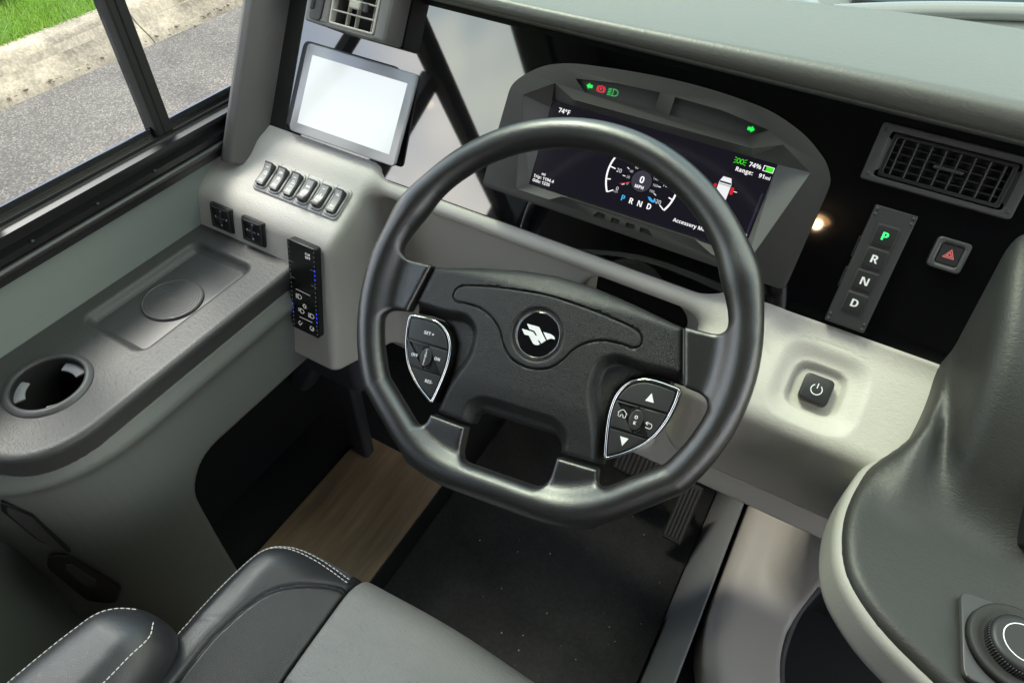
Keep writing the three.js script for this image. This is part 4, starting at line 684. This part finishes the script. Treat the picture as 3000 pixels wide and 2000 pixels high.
  for (const sd of [-1, 1]) {
    const fl = (p) => { const q = p.map((a) => [sd * a[0], a[1]]); return area(q) < 0 ? q.reverse() : q; };
    const pod = mesh('control_pod', extr(fl(podHalf), 0.03, 0.002, [], -0.0335), M.black, s);
    pod.userData.label = sd < 0 ? 'left pod with speed control keys' : 'right pod with menu arrow keys';
    mesh('chrome_trim', tube(fl(scaleP(podHalf, 0.965)).map((p) => [p[0], p[1], -0.0033]), 0.0016, true, 200, 8), M.chrome, pod);
    const inn = scaleP(podHalf, 0.885), c0 = [0.1235, -0.069];
    const el = (kx, ky) => { const p = []; for (let i = 0; i < 32; i++) { const a = i / 32 * Math.PI * 2; p.push([c0[0] + kx * Math.cos(a), c0[1] + ky * Math.sin(a)]); } return p; };
    const cutEl = (p) => p.map((q) => { const dx = (q[0] - c0[0]) / 0.0082, dy = (q[1] - c0[1]) / 0.0122, l = Math.hypot(dx, dy); return l < 1 ? [c0[0] + dx / l * 0.0082, c0[1] + dy / l * 0.0122] : q; });
    const dense = (p) => p.flatMap((q, i) => { const o = p[(i + 1) % p.length], n = Math.max(1, Math.round(Math.hypot(q[0] - o[0], q[1] - o[1]) / 0.0012)); return Array.from({ length: n }, (_, k) => [q[0] + (o[0] - q[0]) * k / n, q[1] + (o[1] - q[1]) * k / n]); });
    const top = clipHalf(inn, 0, -1, 0.0535), bot = clipHalf(inn, 0, 1, -0.0845), mid = clipHalf(clipHalf(inn, 0, 1, -0.0550), 0, -1, 0.083);
    const midL = dense(clipHalf(mid, 1, 0, c0[0] - 0.0004)), midR = dense(clipHalf(mid, -1, 0, -c0[0] - 0.0004));
    const keyM = mat([0.035, 0.035, 0.036], 0.42);
    for (const p of [top, bot, cutEl(midL), cutEl(midR)]) mesh('button', extr(rpoly(fl(scaleP(p, 0.975)), 0.0004), 0.0045, 0.0009, [], -0.0060), keyM, pod);
    mesh('centre_button', extr(fl(el(0.0071, 0.0110)), 0.006, 0.0014, [], -0.0060), keyM, pod);
    const zt = -0.00148, tx = (t, h, u, v, k = 1, z = zt) => { const g = text(t, h, 0.00025, u, v, z, k); return g; };
    const out = [];
    if (sd < 0) {
      out.push(tx('SET', 0.0036, -0.1290, -0.0418, 1.1), tx('+', 0.0042, -0.1218, -0.0418), tx('OFF', 0.0036, -0.1380, -0.0700, 0.95), tx('ON', 0.0036, -0.1090, -0.0672), tx('RES-', 0.0036, -0.1120, -0.0945));
      'CANCEL'.split('').forEach((ch, i) => out.push(tx(ch, 0.0026, -0.1235, -0.0612 - i * 0.0031, 1, 0.0001)));
    } else {
      out.push(extr([[0.1275, -0.0475], [0.1365, -0.0475], [0.132, -0.0385]], 0.0003, 0, [], zt), extr([[0.1125, -0.0895], [0.1170, -0.0985], [0.1215, -0.0895]].reverse(), 0.0003, 0, [], zt));
      out.push(tx('O', 0.0036, 0.1235, -0.0662, 1, 0.0001), tx('K', 0.0036, 0.1235, -0.0722, 1, 0.0001));
      const L = (p) => tube(p.map((q) => [q[0], q[1], zt + 0.0001]), 0.00036, false, 12, 5);
      out.push(L([[0.1040, -0.0665], [0.1088, -0.0628], [0.1136, -0.0665]]), L([[0.1050, -0.0662], [0.1050, -0.0702], [0.1075, -0.0702], [0.1075, -0.0680], [0.1100, -0.0680], [0.1100, -0.0702], [0.1126, -0.0702], [0.1126, -0.0662]]), L([[0.1345, -0.0735], [0.1400, -0.0735], [0.1400, -0.0690], [0.1345, -0.0690]]), L([[0.1362, -0.0673], [0.1342, -0.0690], [0.1362, -0.0707]]));
    }
    mesh('lettering', merge(out), M.white, pod);
  }
  mesh('column_shroud', (() => { const g = cyl(0.062, 0.075, 0.22, 36); g.rotateX(Math.PI / 2); g.translate(0, -0.005, -0.15); return g; })(), M.blackMatte, s);
}
// ---------------------------------------------------------------- centre console on the right, tunnel, pedals
{
  const c = thing('center_console', 'dark padded centre console rising to the dashboard right of the steering wheel', 'centre console');
  const top = rpoly([[0.41, -0.32], [0.404, -0.19], [0.388, -0.115], [0.3625, -0.085], [0.351, -0.03], [0.3505, 0.012], [0.362, 0.058], [0.398, 0.094], [0.455, 0.122], [0.75, 0.25], [0.75, -0.32]], [0, 0.02, 0.02, 0.03, 0.04, 0.04, 0.04, 0.05, 0.05, 0, 0]);
  const tp = polySdf(top);
  const f = (x, y, z) => {
    const p = tp(x, z);
    const ridge = 0.036 * sstep(-0.01, -0.14, z) * Math.exp(-(((x - 0.396) / 0.024) ** 2));
    let D = smax(p, y - 0.710 - ridge, 0.014); D = Math.max(D, 0.672 - y);
    // flank falling to the shelf, and the bulge that runs up beside the fascia
    const r = smax(0.50 * (y - 0.735) + 0.866 * (z + 0.090 - 0.28 * (x - 0.41)), 0.90 * (y - 0.83) + 0.436 * (z + 0.17), 0.06);
    let E = smax(r, 0.402 + 0.25 * (z + 0.2) - x + 0.16 * Math.max(0, y - 0.75), 0.018); E = Math.max(E, 0.60 - y, -0.45 - z, x - 0.75);
    return smin(D, E, 0.034);
  };
  mesh('padded_cover', sdfMesh(f, [0.33, 0.6, -0.42], [0.76, 1.02, 0.26], 0.007), M.softDark, c);
  const ro = polySdf(top);
  const g = (x, y, z) => { const p = ro(x, z); let d = smax(p - 0.0062, y - 0.701, 0.012); d = smax(d, 0.640 - y, 0.02); return Math.max(d, -(p + 0.03), z - 0.25); };
  mesh('rim_trim', sdfMesh(g, [0.325, 0.62, -0.33], [0.70, 0.71, 0.25], 0.005), M.trimSmooth, c);
  mesh('stowage_lid', (() => { const q = rbox(0.09, 0.03, 0.07, 0.005); q.rotateX(0.5); q.rotateY(0.25); q.translate(0.535, 0.742, -0.08); return q; })(), M.black, c);
  // rotary knob
  const k = thing('rotary_knob', 'black rotary knob with white ring on a square plate, on the padded console', 'rotary knob', [0.5, 0.7125, 0.0655], [0, 0.12, 0]);
  const pl = extr(sq(0.041, 0.010), 0.006, 0.002); pl.rotateX(-Math.PI / 2); mesh('plate', pl, mat([0.05, 0.05, 0.05], 0.4), k);
  mesh('collar', lathe([[0.0, 0.006], [0.039, 0.006], [0.0385, 0.012], [0.036, 0.014], [0.030, 0.012], [0.0265, 0.011], [0, 0.011]], 64), M.bezel, k);
  mesh('grip', lathe([[0.0258, 0.010], [0.0255, 0.020], [0.0235, 0.0225], [0.020, 0.0228], [0, 0.0228]], 64), M.key, k);
  const kn = []; for (let i = 0; i < 72; i++) { const a = i / 72 * 6.2832, b = rbox(0.0010, 0.009, 0.0014, 0.0003, 0, 0.0152, 0.0258); b.rotateY(a); kn.push(b); } const kk = mesh('knurling', merge(kn), M.dim, k); kk.userData.kind = 'stuff';
  const a = []; for (let i = 0; i <= 36; i++) { const t = (-20 + i / 36 * 300) * R; a.push([Math.cos(t) * 0.0165, 0.0229, Math.sin(t) * 0.0165]); } const ar = tube(a, 0.0005, false, 60, 6); mesh('ring_mark', ar, M.white, k);
  const tt = text('a', 0.007, 0.0004); tt.rotateX(-Math.PI / 2); tt.translate(0.004, 0.0228, -0.0165); mesh('letter', tt, M.white, k);
}
{ // tunnel cover
  const t = thing('tunnel_cover', 'beige moulded tunnel cover with a dark storage bin below the centre console', 'tunnel cover');
  const out = polySdf(rpoly([[0.302, -0.9], [0.302, -0.15], [0.313, -0.095], [0.345, -0.035], [0.40, 0.02], [0.9, 0.30], [0.9, -0.9]], [0, 0.05, 0.05, 0.05, 0.05, 0, 0]));
  const wallO = polySdf(rpoly([[0.395, -0.9], [0.388, -0.262], [0.43, -0.215], [0.52, -0.19], [0.9, -0.15], [0.9, -0.9]], [0, 0.05, 0.03, 0.03, 0, 0]));
  const bin = polySdf(rpoly([[0.463, -0.30], [0.437, -0.215], [0.4325, -0.165], [0.436, -0.115], [0.45, -0.07], [0.7, 0.06], [0.8, -0.32]], [0.02, 0.02, 0.03, 0.03, 0.03, 0, 0]));
  const f = (x, y, z) => {
    let a = smax(out(x, z), y - 0.118, 0.05);
    const b = smax(wallO(x, z) + 0.16 * (0.11 - y) * -1 * 0.0, y - 0.66, 0.02);
    let d = smin(a, b, 0.06); d = smax(d, -Math.max(bin(x, z), 0.004 - y), 0.012); return Math.max(d, -0.02 - y);
  };
  mesh('shell', sdfMesh(f, [0.285, -0.03, -0.62], [0.72, 0.67, 0.20], 0.007), M.beige, t);
  const wl = []; const bp = rpoly([[0.463, -0.30], [0.437, -0.215], [0.4325, -0.165], [0.436, -0.115], [0.45, -0.07], [0.7, 0.06], [0.8, -0.32]], [0.02, 0.02, 0.03, 0.03, 0.03, 0, 0]);
  mesh('bin_lining', (() => { const g = new THREE.ExtrudeGeometry(toShape(bp.map((p) => [p[0], -p[1]]).reverse()), { depth: 0.003, bevelEnabled: false }); g.rotateX(-Math.PI / 2); g.translate(0, 0.006, 0); return g; })(), M.blackMatte, t);
  const inset = bp.map(([x, z]) => [x + 0.006, 0, z]); const bw = new THREE.BufferGeometry(), pos = []; inset.forEach((p, i) => { const q = inset[(i + 1) % inset.length]; pos.push(p[0], 0.005, p[2], q[0], 0.005, q[2], p[0], 0.1, p[2], q[0], 0.005, q[2], q[0], 0.1, q[2], p[0], 0.1, p[2]); }); bw.setAttribute('position', new THREE.Float32BufferAttribute(pos, 3)); bw.computeVertexNormals(); metricUV(bw); const bwm = M.blackMatte.clone(); bwm.side = THREE.DoubleSide; mesh('bin_wall', bw, bwm, t);
  mesh('bin_rim', tube([[0.462, 0.112, -0.285], [0.441, 0.114, -0.222], [0.4345, 0.112, -0.17], [0.437, 0.110, -0.118], [0.452, 0.108, -0.068]], 0.006, false, 40, 10), M.ledgeSmooth, t);
  // grey side strip
  const s = thing('tunnel_side_strip', 'long grey plastic strip between the floor mat and the beige tunnel', 'trim strip');
  const pr = rpoly([[0.2385, -0.02], [0.2375, 0.006], [0.288, 0.098], [0.293, 0.098], [0.296, -0.02]], [0, 0.004, 0.006, 0.003, 0]);
  const g = new THREE.ExtrudeGeometry(toShape(pr), { depth: 1.5, bevelEnabled: false }); g.translate(0, 0, -0.8); mesh('strip', metricUV(toCreasedNormals(g, 0.8)), M.stripGrey, s);
  const wg = new THREE.ExtrudeGeometry(toShape([[0.21, -0.11], [0.236, 0.14], [0.236, -0.5]].map((p) => p)), { depth: 0.012, bevelEnabled: false }); wg.rotateX(-Math.PI / 2); wg.translate(0, 0.0125, 0); mesh('rubber_edge', wg, M.blackMatte, s);
}
for (const [nm, lb, x, y, z, w, h, ribs, rx] of [['brake_pedal', 'wide black brake pedal with vertical ribs below the steering wheel', 0.0725, 0.135, -0.352, 0.088, 0.06, 9, -50], ['accelerator_pedal', 'narrow black accelerator pedal right of the brake pedal', 0.192, 0.085, -0.325, 0.04, 0.125, 5, -58]]) {
  const p = thing(nm, lb, 'pedal', [x, y, z], [rx * R, 0, 0]);
  mesh('pad', rbox(w, h, 0.012, 0.005), mat([0.02, 0.019, 0.018], 0.6), p);
  for (let i = 0; i < ribs; i++) mesh('rib', rbox(w / ribs * 0.55, h * 0.86, 0.004, 0.0015, (i + 0.5 - ribs / 2) * w / ribs * 0.95, 0, 0.0072), mat([0.035, 0.033, 0.031], 0.6), p);
  const arm = rbox(0.014, 0.012, 0.22, 0.004); arm.translate(w * 0.25, 0.01, -0.11); mesh('arm', arm, M.black, p);
}
// ---------------------------------------------------------------- driver's seat and armrest
{
  const s = thing('driver_seat', 'black leather driver seat with grey centre cushion and white stitching', 'driver seat');
  const seam1 = spline([[-0.2185, 0.50], [-0.2215, 0.42], [-0.2215, 0.359], [-0.207, 0.296], [-0.171, 0.252], [-0.152, 0.241], [-0.136, 0.240]], false, 50);
  const out = polySdf(rpoly([[-0.288, 0.8], [-0.288, 0.30], [-0.262, 0.236], [-0.17, 0.206], [0, 0.199], [0.17, 0.206], [0.262, 0.236], [0.288, 0.30], [0.288, 0.8]], [0, 0.08, 0.05, 0.05, 0.05, 0.05, 0.05, 0.08, 0]));
  const sd = lineDist(seam1), xs = (z) => 0.1415 - 0.09 * Math.max(0, z - 0.24) * 0.35;
  const H = (x, z) => {
    const a = Math.abs(x), q = sstep(xs(z) - 0.002, 0.235, a);
    return 0.439 + 0.050 * q * (1 - 0.4 * sstep(0.25, 0.288, a)) - 0.012 * sstep(0.27, 0.2, z) * q - 0.0062 * Math.exp(-((sd(-a, z) / 0.0026) ** 2)) - 0.0011 * Math.exp(-(((z - 0.44 + 0.7 * (a - 0.25)) / 0.006) ** 2)) * sstep(0.225, 0.25, a) - 0.0009 * Math.exp(-(((z - 0.365 - 0.5 * (a - 0.25)) / 0.005) ** 2)) * sstep(0.215, 0.25, a) - 0.0011 * Math.exp(-(((a - 0.183 - 0.35 * (z - 0.23)) / 0.004) ** 2)) * sstep(0.262, 0.235, z) - 0.002 * Math.sin(z * 60 + a * 30) * Math.exp(-(((a - 0.25) / 0.03) ** 2)) * 0.5;
  };
  const wrap = (x, y, z, pad) => smax(out(x, z) + pad, y - H(x, z), 0.055);
  const bol = (sg) => (x, y, z) => { let d = wrap(x, y, z, 0); d = smax(d, xs(z) + 0.0012 - sg * x, 0.008); return Math.max(d, 0.33 - y, z - 0.78); };
  for (const sg of [-1, 1]) mesh('bolster', sdfMesh(bol(sg), sg < 0 ? [-0.30, 0.325, 0.18] : [0.12, 0.325, 0.18], sg < 0 ? [-0.12, 0.51, 0.79] : [0.30, 0.51, 0.79], sg < 0 ? 0.0027 : 0.006), M.leather, s);
  const ins = (x, y, z) => { let d = smax(out(x, z) - 0.002, y - 0.441 - 0.004 * Math.cos(x * 10) + 0.3 * Math.max(0, 0.26 - z) ** 1.5 + 0.003 * Math.exp(-(((z - 0.365) / 0.004) ** 2)), 0.05); d = smax(d, Math.abs(x) - xs(z) + 0.0012, 0.008); return Math.max(d, 0.33 - y, z - 0.78); };
  mesh('cushion', sdfMesh(ins, [-0.155, 0.325, 0.175], [0.155, 0.46, 0.79], 0.0045), M.insert, s);
  mesh('base', rbox(0.5, 0.33, 0.5, 0.03, 0, 0.165, 0.52), M.blackMatte, s);
  // stitches follow the outer seam of the bolster
  const surf = (f, x, z) => { let lo = 0.40, hi = 0.60; if (f(x, 0.5, z) < 0) lo = 0.5; for (let i = 0; i < 24; i++) { const m = (lo + hi) / 2; if (f(x, m, z) < 0) lo = m; else hi = m; } return lo; };
  const stitch = (fn, path, gap) => { const c = new THREE.CatmullRomCurve3(path.map((p) => V3(p[0], 0, p[1]))), L = c.getLength(), n = Math.floor(L / gap), g = []; for (let i = 0; i < n; i++) { const a = c.getPointAt((i + 0.15) / n), b = c.getPointAt((i + 0.82) / n), ya = fn(a.x, a.z), yb = fn(b.x, b.z); const d = V3(b.x - a.x, yb - ya, b.z - a.z), k = new THREE.CapsuleGeometry(0.00065, d.length() * 0.8, 3, 6); k.applyQuaternion(new THREE.Quaternion().setFromUnitVectors(V3(0, 1, 0), d.normalize())); k.translate((a.x + b.x) / 2, (ya + yb) / 2 + 0.0003, (a.z + b.z) / 2); g.push(k); } return merge(g); };
  const fb = bol(-1), p1 = [[-0.281, 0.62], [-0.280, 0.46], [-0.279, 0.39], [-0.274, 0.31], [-0.258, 0.255], [-0.238, 0.237], [-0.19, 0.2235], [-0.152, 0.2215]];
  for (const off of [0, 0.0065]) { const st = mesh('stitching', stitch((x, z) => surf(fb, x, z), p1.map(([x, z]) => [x + off * (z > 0.25 ? 1 : 0.35), z + off * (z > 0.25 ? 0.1 : 0.95)]), 0.0056), M.thread, s); st.userData.kind = 'stuff'; }
  for (const off of [0.0032, 0.0058, 0.0082]) { const c = new THREE.CatmullRomCurve3(p1.map(([x, z]) => V3(x - off * (z > 0.25 ? 1 : 0.4), 0, z - off * (z > 0.25 ? 0.1 : 0.9)))).getPoints(90).map((q) => [q.x, surf(fb, q.x, q.z) + 0.0002, q.z]); mesh('piping', tube(c, 0.0011, false, 160, 6), M.leather, s); }
  // armrest
  const a = thing('armrest', 'black leather armrest with two white stitched seams left of the seat', 'armrest');
  const ao = polySdf(rpoly([[-0.372, 0.82], [-0.347, 0.50], [-0.330, 0.414], [-0.302, 0.394], [-0.256, 0.391], [-0.237, 0.408], [-0.230, 0.45], [-0.236, 0.82]], [0, 0.06, 0.03, 0.02, 0.02, 0.02, 0.03, 0]));
  const yt = (x, z) => 0.556 - 0.01 * sstep(-0.275, -0.232, x) - 0.012 * sstep(0.44, 0.39, z);
  const af = (x, y, z) => { let d = smax(ao(x, z), y - yt(x, z), 0.04); d = smax(d, 0.472 - y, 0.03); return Math.max(d, z - 0.8); };
  mesh('pad', sdfMesh(af, [-0.385, 0.455, 0.37], [-0.22, 0.57, 0.81], 0.0042), M.leather, a);
  for (const p of [[[-0.345, 0.66], [-0.336, 0.52], [-0.326, 0.45], [-0.314, 0.415], [-0.296, 0.4005]], [[-0.257, 0.66], [-0.2535, 0.52], [-0.251, 0.45], [-0.2535, 0.415], [-0.266, 0.401]]]) { const st = mesh('stitching', stitch((x, z) => surf(af, x, z), p, 0.0056), M.thread, a); st.userData.kind = 'stuff'; }
}
renderer.render(scene, camera);
